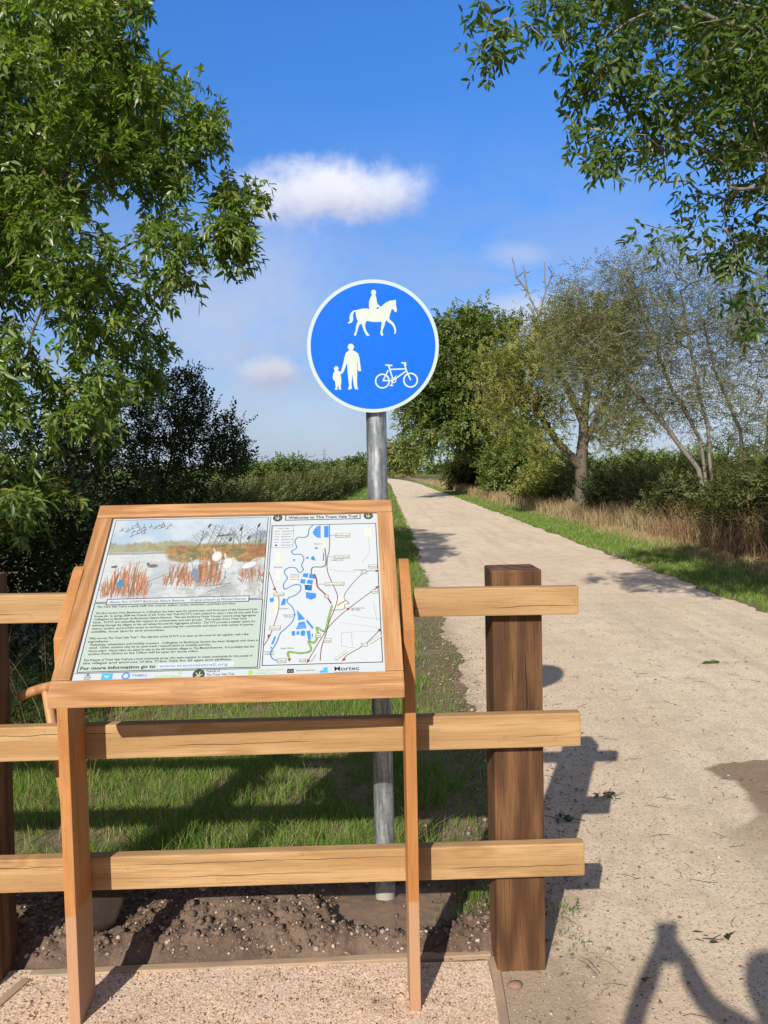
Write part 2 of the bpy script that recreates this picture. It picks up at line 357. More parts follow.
# smooth damp mud round the sign pole
du = t.math('DIVIDE', t.math('SUBTRACT',X,0.02),0.24); dv = t.math('DIVIDE', t.math('SUBTRACT',Y,2.72),0.16)
r_ = t.math('ADD', t.math('SQRT', t.math('ADD',t.math('MULTIPLY',du,du),t.math('MULTIPLY',dv,dv))), t.math('MULTIPLY',t.math('SUBTRACT',n1_,0.5),0.6))
mud = t.smooth(r_, 1.1, 0.9)
c = t.mix(t.math('MULTIPLY',mud,0.85), c, t.mix(n1_,(0.15,0.098,0.064),(0.24,0.165,0.11)))
hh = t.math('MULTIPLY', t.math('ADD',n0,t.math('MULTIPLY',n3,0.4)), t.math('SUBTRACT',1.0,t.math('MULTIPLY',mud,0.8)))
out(t, t.n('ShaderNodeBsdfPrincipled', {'Base Color':c,'Roughness':t.math('SUBTRACT',0.92,t.math('MULTIPLY',mud,0.3)),'Specular IOR Level':0.25,'Normal':bump(t,hh,0.9,0.012)}).outputs[0]); M['soil'] = m
def sm(a,b,x):
    t_=min(1,max(0,(x-a)/(b-a))); return t_*t_*(3-2*t_)
def soil_h(x,y):
    p = Vector((x,y,0))
    e = sm(2.42,2.52,y)*sm(3.12+0.13*noise.noise(p*3),2.88+0.13*noise.noise(p*3),y)*sm(0.44,0.34,x+0.07*noise.noise(p*5))
    d = math.hypot((x-0.02)/0.27,(y-2.72)/0.17); mudk = sm(1.15,0.85,d)
    clod = 0.5+0.5*noise.fractal(p*11,0.55,2.2,6)
    lump = (1-abs(noise.noise(p*19+Vector((3,1,0))))*2)**2*0.020+(1-abs(noise.noise(p*38+Vector((7,1,0))))*2)**2*0.010
    heap = 0.055*math.exp(-((x+0.42)/0.38)**2-((y-2.70)/0.16)**2)
    h = 0.012+(0.035*clod+lump+heap)*(1-0.85*mudk) + 0.016*math.exp(-((x+0.02)/0.1)**2-((y-2.72)/0.08)**2)
    return -0.02 + e*(h+0.02)
V,F = gridmesh(np.arange(-3.2,0.5,0.0085),np.arange(2.41,3.16,0.0085),soil_h)
tag(link('dug_soil', mesh_np('dug_soil',V,F,M['soil'],False)), kind='structure')

# stones scattered over earth, pad and path edge (too many to count)
def stones(name, spots, mats, label, cat):
    base = bmesh.new(); bmesh.ops.create_icosphere(base, subdivisions=1, radius=1)
    bv = np.array([v.co for v in base.verts]); bf = np.array([[v.index for v in f.verts] for f in base.faces]); base.free()
    Vs=[];Fs=[];Ms=[];k=0
    for (x,y,z,r,mi) in spots:
        s = r*rng.uniform(0.6,1.2,3)*np.array([1,1,0.65]); a_=rng.uniform(0,6.28)
        q = (bv*(1+rng.uniform(-0.40,0.30,(len(bv),1)))+rng.uniform(-0.15,0.15,bv.shape))*s
        q = q@rz(a_).T + np.array([x,y,z]); Vs.append(q); Fs.append(bf+k); Ms += [mi]*len(bf); k+=len(bv)
    o = link(name, mesh_np(name, np.concatenate(Vs), np.concatenate(Fs), mats, False, Ms)); tag(o,label,cat,kind='stuff'); return o
def stonemat(name,c):
    m,t = mat(name); r = t.n('ShaderNodeNewGeometry').outputs['Random Per Island']; co=t.n('ShaderNodeNewGeometry').outputs['Position']
    cc = t.mix(r, tuple(x*0.6 for x in c), tuple(min(0.8,x*1.25) for x in c)); cc = t.mix(t.math('MULTIPLY',t.noise(co,90,4),0.35),cc,(0.2,0.14,0.1))
    out(t, t.n('ShaderNodeBsdfPrincipled', {'Base Color':cc,'Roughness':0.85,'Specular IOR Level':0.25}).outputs[0]); return m
M['stone_pale'] = stonemat('pale_stone',(0.50,0.40,0.32)); M['stone_brown'] = stonemat('earth_clod',(0.17,0.115,0.08)); M['stone_pink'] = stonemat('pink_grit',(0.56,0.37,0.26))
sp=[]
for _ in range(9000):
    x=rng.uniform(-2.2,0.42); y=rng.uniform(2.47,3.02)
    if math.hypot((x-0.02)/0.24,(y-2.72)/0.15)<1 and rng.random()<0.93: continue
    if noise.noise(Vector((x*4,y*4,2)))<-0.25 and rng.random()<0.6: continue
    pale = rng.random()<0.26; r=min(0.013,0.0022+rng.exponential(0.0029))*(0.9 if pale else 1.25)
    sp.append((x,y,soil_h(x,y)+r*0.15,r,0 if pale else 1))
stones('soil_stones', sp, [M['stone_pale'],M['stone_brown']], 'pale pebbles and brown clods strewn over the dug earth behind the timber edging', 'stones')
sp=[]
for _ in range(6500):
    x=rng.uniform(-1.7,0.30); y=rng.uniform(1.75,2.42); r=min(0.009,0.0017+rng.exponential(0.0011))
    sp.append((x,y,0.004,r,2 if rng.random()<0.86 else (0 if rng.random()<0.6 else 1)))
for _ in range(9000):
    x=0.35+abs(rng.normal(0,0.9)); y=rng.uniform(1.8,6.0)
    if x>4: continue
    r=min(0.010,0.0016+rng.exponential(0.0013)); sp.append((x,y,0.002,r,0 if rng.random()<0.35 else (2 if rng.random()<0.5 else 1)))
for _ in range(2200):
    x=0.55+rng.normal(0,0.16); y=rng.uniform(2.5,7.5); r=min(0.014,0.002+rng.exponential(0.0022)); sp.append((x,y,0.003,r,0 if rng.random()<0.6 else 1))
stones('grit', sp, [M['stone_pale'],M['stone_brown'],M['stone_pink']], 'loose pale and pinkish grit lying on the pad and path', 'grit')

# ------------------------------------------------------------------ foliage machinery
TL = {}
def leaflet(l, wd, a=(0.0,0.0), ang=0.0, fold=0.15, droop=0.15):
    """one leaflet as two quads, base at a, pointing at angle ang in the frond plane"""
    p = np.array([(0,0,0),(0.35*l,0.5*wd,fold*wd),(0.72*l,0.36*wd,fold*wd-0.3*droop*l),(l,0,-droop*l),(0.72*l,-0.36*wd,fold*wd-0.3*droop*l),(0.35*l,-0.5*wd,fold*wd)])
    c_,s_ = math.cos(ang),math.sin(ang); R_ = np.array([[c_,-s_,0],[s_,c_,0],[0,0,1]])
    return p@R_.T + np.array([a[0],a[1],0])
Q2 = np.array([[0,1,2,3],[0,3,4,5]])
def template(leaflets):
    V=[];F=[];k=0
    for L in leaflets: V.append(L); F.append(Q2+k); k+=6
    return np.concatenate(V), np.concatenate(F)
def ash_frond(n=4, l=0.24, lf=0.090, wd=0.036, curl=0.25):
    L=[]
    for i in range(n):
        x = l*(0.28+0.62*i/max(1,n-1)); z=-curl*x*x/l
        for s in (1,-1):
            q = leaflet(lf*(0.85+0.15*math.sin(3.14*i/n)),wd,(x,0),s*math.radians(52-6*i)); q[:,2]+=z; L.append(q)
    q = leaflet(lf*1.1,wd*1.05,(l*0.97,0),0); q[:,2]+=-curl*l; L.append(q)
    return template(L)
def sprig(n=5, l=0.10, lf=0.035, wd=0.02):
    L=[]
    for i in range(n):
        q = leaflet(lf,wd,(l*i/n,0),(1 if i%2 else -1)*math.radians(50)+rng.uniform(-.3,.3)); q[:,2]+=rng.uniform(-0.01,0.01); L.append(q)
    L.append(leaflet(lf,wd,(l*0.95,0),0)); return template(L)
def loosen(tp,amt=0.022):
    Vt,Ft=tp; Vt=Vt.copy()
    for k in range(0,len(Vt),6):
        base=Vt[k].copy(); q=Vt[k:k+6]-base; a_=rng.normal(0,0.45); b_=rng.normal(-0.25,0.5); sc_=rng.uniform(0.7,1.25)
        q=q@rz(a_).T; ln=np.hypot(q[:,0],q[:,1]); q[:,2]+=ln*b_; Vt[k:k+6]=base+q*sc_
    return Vt,Ft
TL['ash']=[loosen(ash_frond(n_,0.22,0.100,0.040)) for n_ in (3,4,4,5,3)]; TL['ash_small']=[loosen(ash_frond(n_,0.17,0.078,0.030)) for n_ in (2,3,3,4,3)]
TL['sprig']=sprig(); TL['sprig_big']=sprig(5,0.30,0.11,0.06); TL['sprig_far']=sprig(4,0.55,0.26,0.16); TL['sprig_vfar']=sprig(4,1.4,0.7,0.45)
TL['willow']=sprig(6,0.26,0.070,0.022)
def place(tpl, P, D, S, tilt=0.9):
    if isinstance(tpl,list):
        ids=rng.integers(0,len(tpl),len(P)); Vs=[];Fs=[];k=0
        for i,tp in enumerate(tpl):
            sel=ids==i; V_,F_=place(tp,P[sel],D[sel],S[sel],tilt); Vs.append(V_); Fs.append(F_+k); k+=len(V_)
        return np.concatenate(Vs),np.concatenate(Fs)
    """copies of a template at P pointing along D scaled by S, twisted at random"""
    TV,TF = tpl; N=len(P); D = D/np.maximum(1e-6,np.linalg.norm(D,axis=1,keepdims=True))
    up = np.array([0,0,1.0])+rng.normal(0,tilt*0.5,(N,3)); side = np.cross(up,D); side/=np.maximum(1e-6,np.linalg.norm(side,axis=1,keepdims=True))
    nn = np.cross(D,side)
    V = P[:,None,:] + S[:,None,None]*(TV[None,:,0:1]*D[:,None,:]+TV[None,:,1:2]*side[:,None,:]+TV[None,:,2:3]*nn[:,None,:])
    F = TF[None]+ (np.arange(N)*len(TV))[:,None,None]
    return V.reshape(-1,3), F.reshape(-1,4)
def in_blobs(blobs, n):
    """n points in a union of ellipsoids given as (cx,cy,cz,rx,ry,rz,weight)"""
    W = np.array([b[6] for b in blobs],float); W/=W.sum(); ids = rng.choice(len(blobs), n, p=W)
    d = rng.normal(size=(n,3)); d/=np.linalg.norm(d,axis=1,keepdims=True); r = rng.random(n)**(1/2.4)
    B = np.array([b[:6] for b in blobs])[ids]
    return B[:,:3]+d*r[:,None]*B[:,3:6]
def grow(trunks, attr, step=0.25, jit=0.12):
    """nearest-branch growth: every attractor is reached by a side branch of what is already there"""
    pos=[];par=[]
    for tr in trunks:
        prev=-1
        tr=[np.array(p,float) for p in tr]
        for i in range(len(tr)-1):
            L=np.linalg.norm(tr[i+1]-tr[i]); n=max(2,int(L/step))
            for k in range(n + (1 if i==len(tr)-2 else 0)):
                p = tr[i]+(tr[i+1]-tr[i])*k/n + (rng.normal(0,0.045*step,3) if (i or k) else 0)
                pos.append(p); par.append(prev); prev=len(pos)-1
    root = pos[0]
    order = np.argsort([min(np.linalg.norm(a_-np.array(tr[-1])) for tr in trunks) for a_ in attr])
    P = np.zeros((len(pos)+len(attr)*12+10,3)); n=len(pos); P[:n]=pos
    dep = np.zeros(len(P)); 
    for i in range(n): dep[i] = 0 if par[i]<0 else dep[par[i]]+np.linalg.norm(P[i]-P[par[i]])
    tips=[]
    for ai in order:
        a_=attr[ai]; d=np.linalg.norm(P[:n]-a_,axis=1); cost = d+0.10*dep[:n]+ 0.7*np.maximum(0,P[:n,2]-a_[2])
        j=int(np.argmin(cost)); L=d[j]
        if n+12>len(P): break
        k=int(min(9,max(1,round(L/step)))); prev=j; st=P[j].copy()
        bow = np.array([0,0,1])*L*0.10+rng.normal(0,0.06*L,3)
        for q in range(1,k+1):
            f=q/k; p = st+(a_-st)*f + bow*math.sin(math.pi*f) + (rng.normal(0,jit*step*0.6,3) if q<k else 0)
            P[n]=p; par.append(prev); dep[n]=dep[prev]+np.linalg.norm(p-P[prev]); prev=n; n+=1
        tips.append(prev)
    return P[:n], np.array(par), tips
def radii(P, par, r0=0.004, e=2.35, rmax=9):
    n=len(P); acc=np.zeros(n); has=np.zeros(n,bool)
    for i in range(n-1,-1,-1):
        if not has[i]: acc[i]=r0**e
        acc[i]+= (0.0004**e)
        if par[i]>=0: acc[par[i]]+=acc[i]; has[par[i]]=True
    return np.minimum(acc**(1/e), rmax)
def tubes(P, par, R, sides=6, rmin=0.0):
    idx = np.where((par>=0)&(R>=rmin))[0]; pa = par[idx]
    dirn = np.zeros_like(P); d = P[idx]-P[pa]; d/=np.maximum(1e-6,np.linalg.norm(d,axis=1,keepdims=True)); dirn[idx]=d
    d0 = dirn[pa]; z=np.linalg.norm(d0,axis=1)<0.5; d0[z]=d[z]; d0=d0+d*0.7; d0/=np.maximum(1e-6,np.linalg.norm(d0,axis=1,keepdims=True))
    def ring(C,Dn,r):
        ref = np.tile(np.array([0.31,0.95,0.02]),(len(C),1)); s=np.cross(Dn,ref); s/=np.maximum(1e-6,np.linalg.norm(s,axis=1,keepdims=True)); u=np.cross(Dn,s)
        a_=np.arange(sides)*2*math.pi/sides
        return C[:,None,:]+r[:,None,None]*(np.cos(a_)[None,:,None]*s[:,None,:]+np.sin(a_)[None,:,None]*u[:,None,:])
    r1 = np.minimum(R[pa], R[idx]*1.25)
    A=ring(P[pa],d0,r1); B=ring(P[idx],d,R[idx])
    V=np.concatenate([A,B],1).reshape(-1,3); base=(np.arange(len(idx))*2*sides)[:,None]
    k=np.arange(sides); k2=(k+1)%sides
    F=np.stack([base+k,base+k2,base+sides+k2,base+sides+k],-1).reshape(-1,4)
    return V,F
def plant(name, root_loc, trunks, blobs, natt, tpl, per, leaf_m, bark_m, label, cat, group=None, step=0.3, r0=0.004, rmax=9, twig=0.012, droop=-0.3, scale=(0.7,1.15), spread=0.12, outward=0.6, sides=6, e=2.35, rmin=0.0, tr0=0.0, crown='crown', wood_='trunk', keep=1.0, jit=0.12):
    attr = in_blobs(blobs, natt)
    P,par,tips = grow(trunks, attr, step, jit); R = radii(P,par,r0,e,rmax)
    if tr0:
        seg=[(np.array(tr[k],float),np.array(tr[k+1],float),tr0*(1-0.75*k/(len(tr)-1))*(1 if q==0 else 0.6),tr0*(1-0.75*(k+1)/(len(tr)-1))*(1 if q==0 else 0.6)) for q,tr in enumerate(trunks) for k in range(len(tr)-1)]
        for a_,b_,ra,rb in seg:
            d_=b_-a_; u_=np.clip(((P-a_)@d_)/(d_@d_),0,1); dist=np.linalg.norm(P-a_-u_[:,None]*d_,axis=1); on=dist<0.035*step*4
            R[on]=np.maximum(R[on],ra+(rb-ra)*u_[on])
    root = empty(name, root_loc); tag(root,label,cat,group)
    L = np.array(root_loc,float)
    V,F = tubes(P-L,par,R,sides,rmin); link(wood_, mesh_np(wood_,V,F,bark_m,True), root)
    tw = np.where((R<twig)&(par>=0))[0]
    if keep<1: tw = tw[rng.random(len(tw))<keep]
    rep = np.repeat(tw, per); n=len(rep)
    f = rng.random((n,1)); base = P[par[rep]]*(1-f)+P[rep]*f + rng.normal(0,spread,(n,3))
    dd = P[rep]-P[par[rep]]; dd/=np.maximum(1e-6,np.linalg.norm(dd,axis=1,keepdims=True))
    D = dd*outward+rng.normal(0,0.55,(n,3))+np.array([0,0,droop])
    S = rng.uniform(scale[0],scale[1],n)
    V,F = place(tpl, base-L, D, S); link(crown, mesh_np(crown,V,F,leaf_m,False), root)
    return root
def B(px,py,Y,rpx,rpy=None,ry=None,wt=None):
    """a lump of crown seen at pixel px,py at distance Y"""
    c_=at(px,py,Y); rx_=rpx*Y/FPX; rz_=(rpy or rpx)*Y/FPX; ry_=ry or (rx_+rz_)/2
    return (c_[0],c_[1],c_[2],rx_,ry_,rz_, wt if wt else (rx_*ry_*rz_)**0.85)

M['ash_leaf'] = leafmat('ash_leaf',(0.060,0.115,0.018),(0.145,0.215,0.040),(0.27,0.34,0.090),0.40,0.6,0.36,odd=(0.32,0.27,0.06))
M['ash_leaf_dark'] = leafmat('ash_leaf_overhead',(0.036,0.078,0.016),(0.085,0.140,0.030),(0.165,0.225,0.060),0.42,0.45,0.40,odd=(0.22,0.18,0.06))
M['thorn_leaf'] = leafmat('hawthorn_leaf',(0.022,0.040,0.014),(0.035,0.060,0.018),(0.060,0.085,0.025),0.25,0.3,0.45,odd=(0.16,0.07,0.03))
M['hedge_leaf'] = leafmat('hedge_leaf',(0.060,0.075,0.022),(0.095,0.110,0.032),(0.155,0.160,0.055),0.28,0.3,0.5,odd=(0.22,0.13,0.05))
M['oak_leaf'] = leafmat('field_tree_leaf',(0.070,0.110,0.022),(0.120,0.170,0.036),(0.200,0.245,0.065),0.30,0.35,0.45,odd=(0.30,0.22,0.07))
M['gold_leaf'] = leafmat('turning_leaf',(0.125,0.150,0.030),(0.235,0.245,0.060),(0.38,0.36,0.11),0.30,0.3,0.5,odd=(0.36,0.22,0.07))
M['grey_leaf'] = leafmat('grey_green_leaf',(0.10,0.115,0.045),(0.175,0.185,0.085),(0.29,0.28,0.15),0.30,0.35,0.5,odd=(0.38,0.27,0.10))
M['bark'] = barkmat('bark',(0.06,0.045,0.032),(0.17,0.135,0.10)); M['bark_pale'] = barkmat('pale_bark',(0.12,0.105,0.085),(0.30,0.265,0.22)); M['bark_dark']=barkmat('dark_bark',(0.03,0.024,0.018),(0.10,0.08,0.06))

# ---- big ash on the left
blobs=[B(60,40,7.6,110,70),B(0,120,7.2,110,100),B(100,120,7.6,80,60),B(170,170,7.8,62,55),B(222,205,7.9,34,40),B(130,240,7.6,80,58),B(40,250,7.0,75,70),B(190,250,8.0,45,38),
       B(90,320,7.4,70,52),B(20,350,6.8,60,60),B(130,365,7.8,40,28),B(30,440,6.4,55,50),B(95,400,7.0,40,45,0.6,0.25),B(20,500,6.2,40,30,0.5,0.15),B(-90,60,7.6,110,110),B(-80,240,7.0,110,110),B(60,-60,8.0,90,60),B(150,330,7.8,36,40),B(-60,100,9.5,200,150,1.4),B(60,90,10.0,130,80,1.2),
       B(248,185,7.9,20,14,0.3,0.10),B(235,235,7.9,18,24,0.4,0.15),B(200,110,7.8,22,24,0.4,0.2),B(125,10,7.8,22,60,0.5,0.2)]
plant('ash_tree',(-4.6,8.0,0),[[(-4.6,8.0,0),(-4.5,8.0,1.6),(-4.3,7.9,3.0),(-3.9,7.8,4.6),(-3.4,7.8,6.2)],[(-4.4,7.9,2.2),(-3.9,7.7,3.2),(-3.1,7.7,4.1)]],
      blobs,1050,TL['ash'],9,M['ash_leaf'],M['bark'],'large leafy ash tree filling the upper left with drooping bright green leaflets','tree',step=0.22,r0=0.0038,twig=0.0105,droop=-0.45,spread=0.06,rmax=0.22,scale=(0.62,1.0))
# ---- ash overhanging from the right
blobs=[B(520,20,4.6,60,38),B(470,8,4.6,28,26),B(590,60,4.7,45,45),B(640,110,4.9,70,55),B(590,135,4.8,32,38),B(700,60,4.9,80,70),B(740,150,5.0,60,60),B(640,190,5.1,30,30),B(600,185,5.0,18,22),B(720,220,5.2,50,40),
       B(760,260,5.3,40,50),B(700,255,5.3,20,20),B(800,100,5.2,100,120),B(880,60,5.0,140,140),B(620,-40,4.6,120,50),B(860,260,5.6,100,80),B(760,320,5.6,24,18),B(700,-60,5.6,160,80),B(780,30,6.3,120,110)]
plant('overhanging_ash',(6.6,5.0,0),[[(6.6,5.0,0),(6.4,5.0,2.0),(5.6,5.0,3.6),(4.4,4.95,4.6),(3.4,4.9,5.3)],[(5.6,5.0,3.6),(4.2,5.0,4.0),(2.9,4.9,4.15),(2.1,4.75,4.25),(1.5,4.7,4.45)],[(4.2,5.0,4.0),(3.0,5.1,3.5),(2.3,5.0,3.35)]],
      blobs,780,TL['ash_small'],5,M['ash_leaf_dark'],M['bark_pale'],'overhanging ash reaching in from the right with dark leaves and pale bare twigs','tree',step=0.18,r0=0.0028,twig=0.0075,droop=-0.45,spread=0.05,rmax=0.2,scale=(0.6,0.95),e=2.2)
# ---- hawthorn and bramble under the ash
blobs=[B(160,415,10.5,50,40),B(190,400,10.5,22,34,0.5,0.25),B(200,440,10.5,40,36),B(228,448,10.5,20,34,0.6,0.25),B(238,462,10.5,16,16,0.6,0.1),B(130,440,10.0,80,50),B(175,500,10.0,70,50),B(150,375,10.5,14,20,0.4,0.08)]
plant('hawthorn_bush',(-3.2,10.6,0),[[(-3.2,10.6,0),(-3.1,10.5,1.0),(-2.9,10.5,1.8)],[(-3.4,10.6,0),(-3.6,10.4,1.5),(-3.8,10.3,2.2)]],
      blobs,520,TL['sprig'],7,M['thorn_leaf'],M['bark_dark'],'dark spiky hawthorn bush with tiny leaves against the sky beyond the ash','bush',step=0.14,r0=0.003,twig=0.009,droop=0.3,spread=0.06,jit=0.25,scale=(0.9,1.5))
blobs=[(-3.3,7.0,1.0,0.9,1.0,1.1,1),(-4.1,6.0,1.1,1.0,1.2,1.2,1),(-3.2,8.6,1.2,0.8,1.0,1.3,1),(-4.6,4.6,1.0,1.1,1.0,1.1,1),(-2.7,7.6,0.7,0.5,0.8,0.7,0.4),(-4.0,8.0,1.9,1.2,1.2,1.0,0.8)]
plant('bramble_thicket',(-3.6,6.8,0),[[(-3.6,6.8,0),(-3.5,6.8,1.0)],[(-4.4,5.2,0),(-4.3,5.1,0.9)],[(-3.1,8.2,0),(-3.2,8.3,1.2)],[(-3.2,6.2,0),(-3.1,6.3,0.7)]],
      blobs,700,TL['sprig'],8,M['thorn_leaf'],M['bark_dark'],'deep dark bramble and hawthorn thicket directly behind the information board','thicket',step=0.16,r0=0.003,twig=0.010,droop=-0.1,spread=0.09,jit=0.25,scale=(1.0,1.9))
# trees of the same hedgerow, left of the photographer: they shade the thicket
blobs=[(-6.4,0.4,4.2,1.7,2.2,2.2,1),(-6.8,-2.2,5.2,1.8,2.0,2.3,1),(-6.6,2.6,3.6,1.6,1.8,1.8,1),(-6.0,4.0,2.6,1.1,1.4,1.5,0.7),(-5.6,0.6,2.4,0.9,1.4,1.3,0.5)]
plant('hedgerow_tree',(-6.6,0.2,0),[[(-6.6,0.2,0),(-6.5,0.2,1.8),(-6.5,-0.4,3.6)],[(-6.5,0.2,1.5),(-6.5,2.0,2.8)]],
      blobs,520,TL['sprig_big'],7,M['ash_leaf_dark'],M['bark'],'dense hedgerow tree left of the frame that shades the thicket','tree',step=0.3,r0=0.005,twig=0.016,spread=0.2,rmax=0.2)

# ---- clipped hedge along the left, hedge along the right
def hedge(name, line, width, height, tpl, dens, scale, leaf_m, label, core_m, seedk=0.0):
    """line: points (x,y) along the middle of the hedge"""
    root = empty(name,(line[0][0],line[0][1],0)); tag(root,label,'hedge'); L=np.array([line[0][0],line[0][1],0.0])
    pts=[];
    for (x0,y0),(x1,y1) in zip(line[:-1],line[1:]):
        D_=math.hypot(x1-x0,y1-y0); n=max(1,int(D_/0.5))
        for k in range(n): pts.append((x0+(x1-x0)*k/n,y0+(y1-y0)*k/n))
    pts.append(line[-1]); V=[];F=[]
    prof=[(-0.5,0),(-0.52,0.5),(-0.40,0.86),(0,0.95),(0.40,0.86),(0.52,0.5),(0.5,0)]; m_=len(prof)
    for i,(x,y) in enumerate(pts):
        for j,(u,v) in enumerate(prof):
            q=Vector((x,y,v*3+seedk)); s=1+0.16*noise.noise(q*0.9); V.append((x+u*width*0.86*s,y+0.1*noise.noise(q*2),v*height*0.93*(1+0.12*noise.noise(Vector((x,y*0.8,seedk)))))) 
        if i:
            for j in range(m_-1): a_=(i-1)*m_+j; F.append((a_,a_+1,a_+m_+1,a_+m_))
    link('stems', mesh_np('stems',np.array(V)-L,F,core_m,True), root)
    Ps=[];Ds=[];Ss=[]
    for (x0,y0),(x1,y1) in zip(line[:-1],line[1:]):
        D_=math.hypot(x1-x0,y1-y0); ym=(y0+y1)/2; sc_=scale(ym); n=int(D_*dens/(sc_**1.6))
        f=rng.random(n); th=rng.uniform(-0.15,math.pi+0.15,n); rr=rng.uniform(0.80,1.06,n)
        x=x0+(x1-x0)*f; y=y0+(y1-y0)*f
        hh=np.array([1+0.13*noise.noise(Vector((a_,b_*0.8,seedk)))+0.07*noise.noise(Vector((a_*2,b_*3,seedk+4))) for a_,b_ in zip(x,y)])
        cx=np.sign(np.cos(th))*np.abs(np.cos(th))**0.6*width*0.55*rr; cz=np.maximum(0.03,np.sign(np.sin(th))*np.abs(np.sin(th))**0.55*height*rr*hh)
        Ps.append(np.stack([x+cx,y+rng.normal(0,0.1,n),cz],1)); Ds.append(np.stack([cx/width,rng.normal(0,0.5,n),cz/height*0.9-0.1+rng.normal(0,0.4,n)],1)); Ss.append(sc_*rng.uniform(0.6,1.3,n))
    V,F=place(tpl,np.concatenate(Ps)-L,np.concatenate(Ds),np.concatenate(Ss)); link('foliage', mesh_np('foliage',V,F,leaf_m), root)
    return root
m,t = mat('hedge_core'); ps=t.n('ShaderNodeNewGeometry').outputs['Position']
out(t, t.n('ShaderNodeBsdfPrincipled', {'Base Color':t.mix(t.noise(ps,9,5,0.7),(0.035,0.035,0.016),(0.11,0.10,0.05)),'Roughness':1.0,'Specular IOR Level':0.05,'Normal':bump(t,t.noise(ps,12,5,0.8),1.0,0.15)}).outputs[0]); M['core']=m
hedge('field_hedge',[(-4.15,13.5),(-4.1,20),(-4.05,32),(-4.0,50),(-3.9,80),(-3.8,120)],2.3,1.27,TL['sprig'],620,lambda y:max(1.3,y/12),M['hedge_leaf'],'long low clipped hedge running away along the left of the path',M['core'],2.0)
hedge('verge_hedge',[(8.8,8),(8.7,12),(8.6,16),(8.5,22),(8.6,30),(8.6,42),(9.0,60),(9.6,90)],2.6,1.52,TL['sprig'],520,lambda y:max(1.5,y/11),M['hedge_leaf'],'shaggy green hedge behind the dry grass along the right verge',M['core'],7.0)
def bush(name,x,y,w_,h_,n,leaf,label,tpl='sprig',sc_=(1.6,2.6),per=7,st=0.25,col='bushes in the right hedgerow'):
    return plant(name,(x,y,0),[[(x,y,0),(x,y,h_*0.45)],[(x,y,0),(x+0.3*w_,y+0.1,h_*0.5)]],[(x,y,h_*0.5,w_*0.5,w_*0.45,h_*0.5,1),(x+0.3*w_,y+0.1*w_,h_*0.42,w_*0.35,w_*0.35,h_*0.42,0.5),(x-0.3*w_,y-0.1*w_,h_*0.38,w_*0.33,w_*0.33,h_*0.38,0.5)],
       n,TL[tpl],per,leaf,M['bark_dark'],label,'bush',col,step=st,r0=0.004,twig=0.016,droop=0.05,spread=0.12,scale=sc_,jit=0.25,crown='foliage',wood_='stems')
bush('shrub',7.6,15.2,2.5,1.9,360,M['hedge_leaf'],'rounded olive green shrub in front of the leaning pale stems')
bush('shrub',7.7,12.4,2.6,2.15,420,M['thorn_leaf'],'darkest shaded bush at the right edge behind the brown dead stalks')
bush('shrub',7.6,18.8,2.2,1.7,280,M['hedge_leaf'],'low green shrub right of the gnarled tree trunk')
bush('shrub',8.2,26.0,2.6,1.9,240,M['thorn_leaf'],'dark green shrub left of the gnarled trunk foot',sc_=(2,3.2))
bush('shrub',7.6,44.0,3.4,3.4,260,M['oak_leaf'],'bright green bush beside the far tree, taller than the hedge','sprig',(4,6))
bush('shrub',8.0,35.0,3.6,2.0,240,M['gold_leaf'],'yellowish low shrub behind the tan grass in the distance','sprig',(3,4.4))
bush('shrub',7.5,62.0,4.5,3.4,200,M['hedge_leaf'],'grey green far bush near the end of the path','sprig',(5,8))

# ---- far tall tree
blobs=[B(470,330,50,30,24,2),B(430,350,49,32,40,2),B(500,345,51,26,36,2),B(415,400,47,22,34,2),B(455,395,48,30,42,2),B(500,400,50,30,40,2),B(425,440,46,26,22,1.6),B(520,435,50,26,26,2),B(480,318,50,18,12,1),B(405,448,44,10,18,1),B(478,440,49,34,22,1.8),B(450,380,49,50,60,3)]
plant('lime_tree',(6.9,50,0),[[(6.9,50,0),(6.9,50,3),(6.7,50,6),(6.3,50,9)],[(6.8,50,2.5),(5.0,49,5),(4.0,48.5,7)]],
      blobs,900,TL['sprig_far'],11,M['oak_leaf'],M['bark'],'tall full green tree farthest along the right side, half behind the round sign','tree',step=0.7,r0=0.02,twig=0.075,droop=-0.3,spread=0.3,rmax=0.45,scale=(0.55,1.0),tr0=0.4)
# ---- gnarled, half dead tree
blobs=[B(560,350,27,40,30,1.6),B(520,370,26,38,32,1.6),B(500,410,25,24,30,1.3),B(548,405,27,40,30,1.2),B(610,360,28,34,50,1.6),B(620,420,28,30,34,1.4),B(590,320,28,44,30,1.4),B(560,335,28,46,34,1.6),B(540,445,26,28,18,1.2),B(500,375,26,30,34,1.3)]
plant('gnarled_tree',(7.2,28,0),[[(7.2,28,0),(7.2,28,1.8),(7.3,28,3.2),(7.5,28,5.4),(7.2,28,6.4)],[(7.2,28,1.6),(6.2,27.6,2.6),(5.4,27.4,3.8),(6.0,27.5,4.4)],[(7.2,28,2.4),(8.2,28.2,4.0),(8.6,28.4,6.0)],[(7.3,28,3.2),(6.3,28,5.4),(5.9,28,6.6)]],
      blobs,1500,TL['sprig_big'],7,M['gold_leaf'],M['bark'],'gnarled old tree with thick twisted trunk, yellow green leaves and a dead top','tree',step=0.4,r0=0.011,twig=0.040,droop=-0.15,spread=0.25,rmax=0.30,jit=0.3,scale=(0.45,0.9),tr0=0.27)
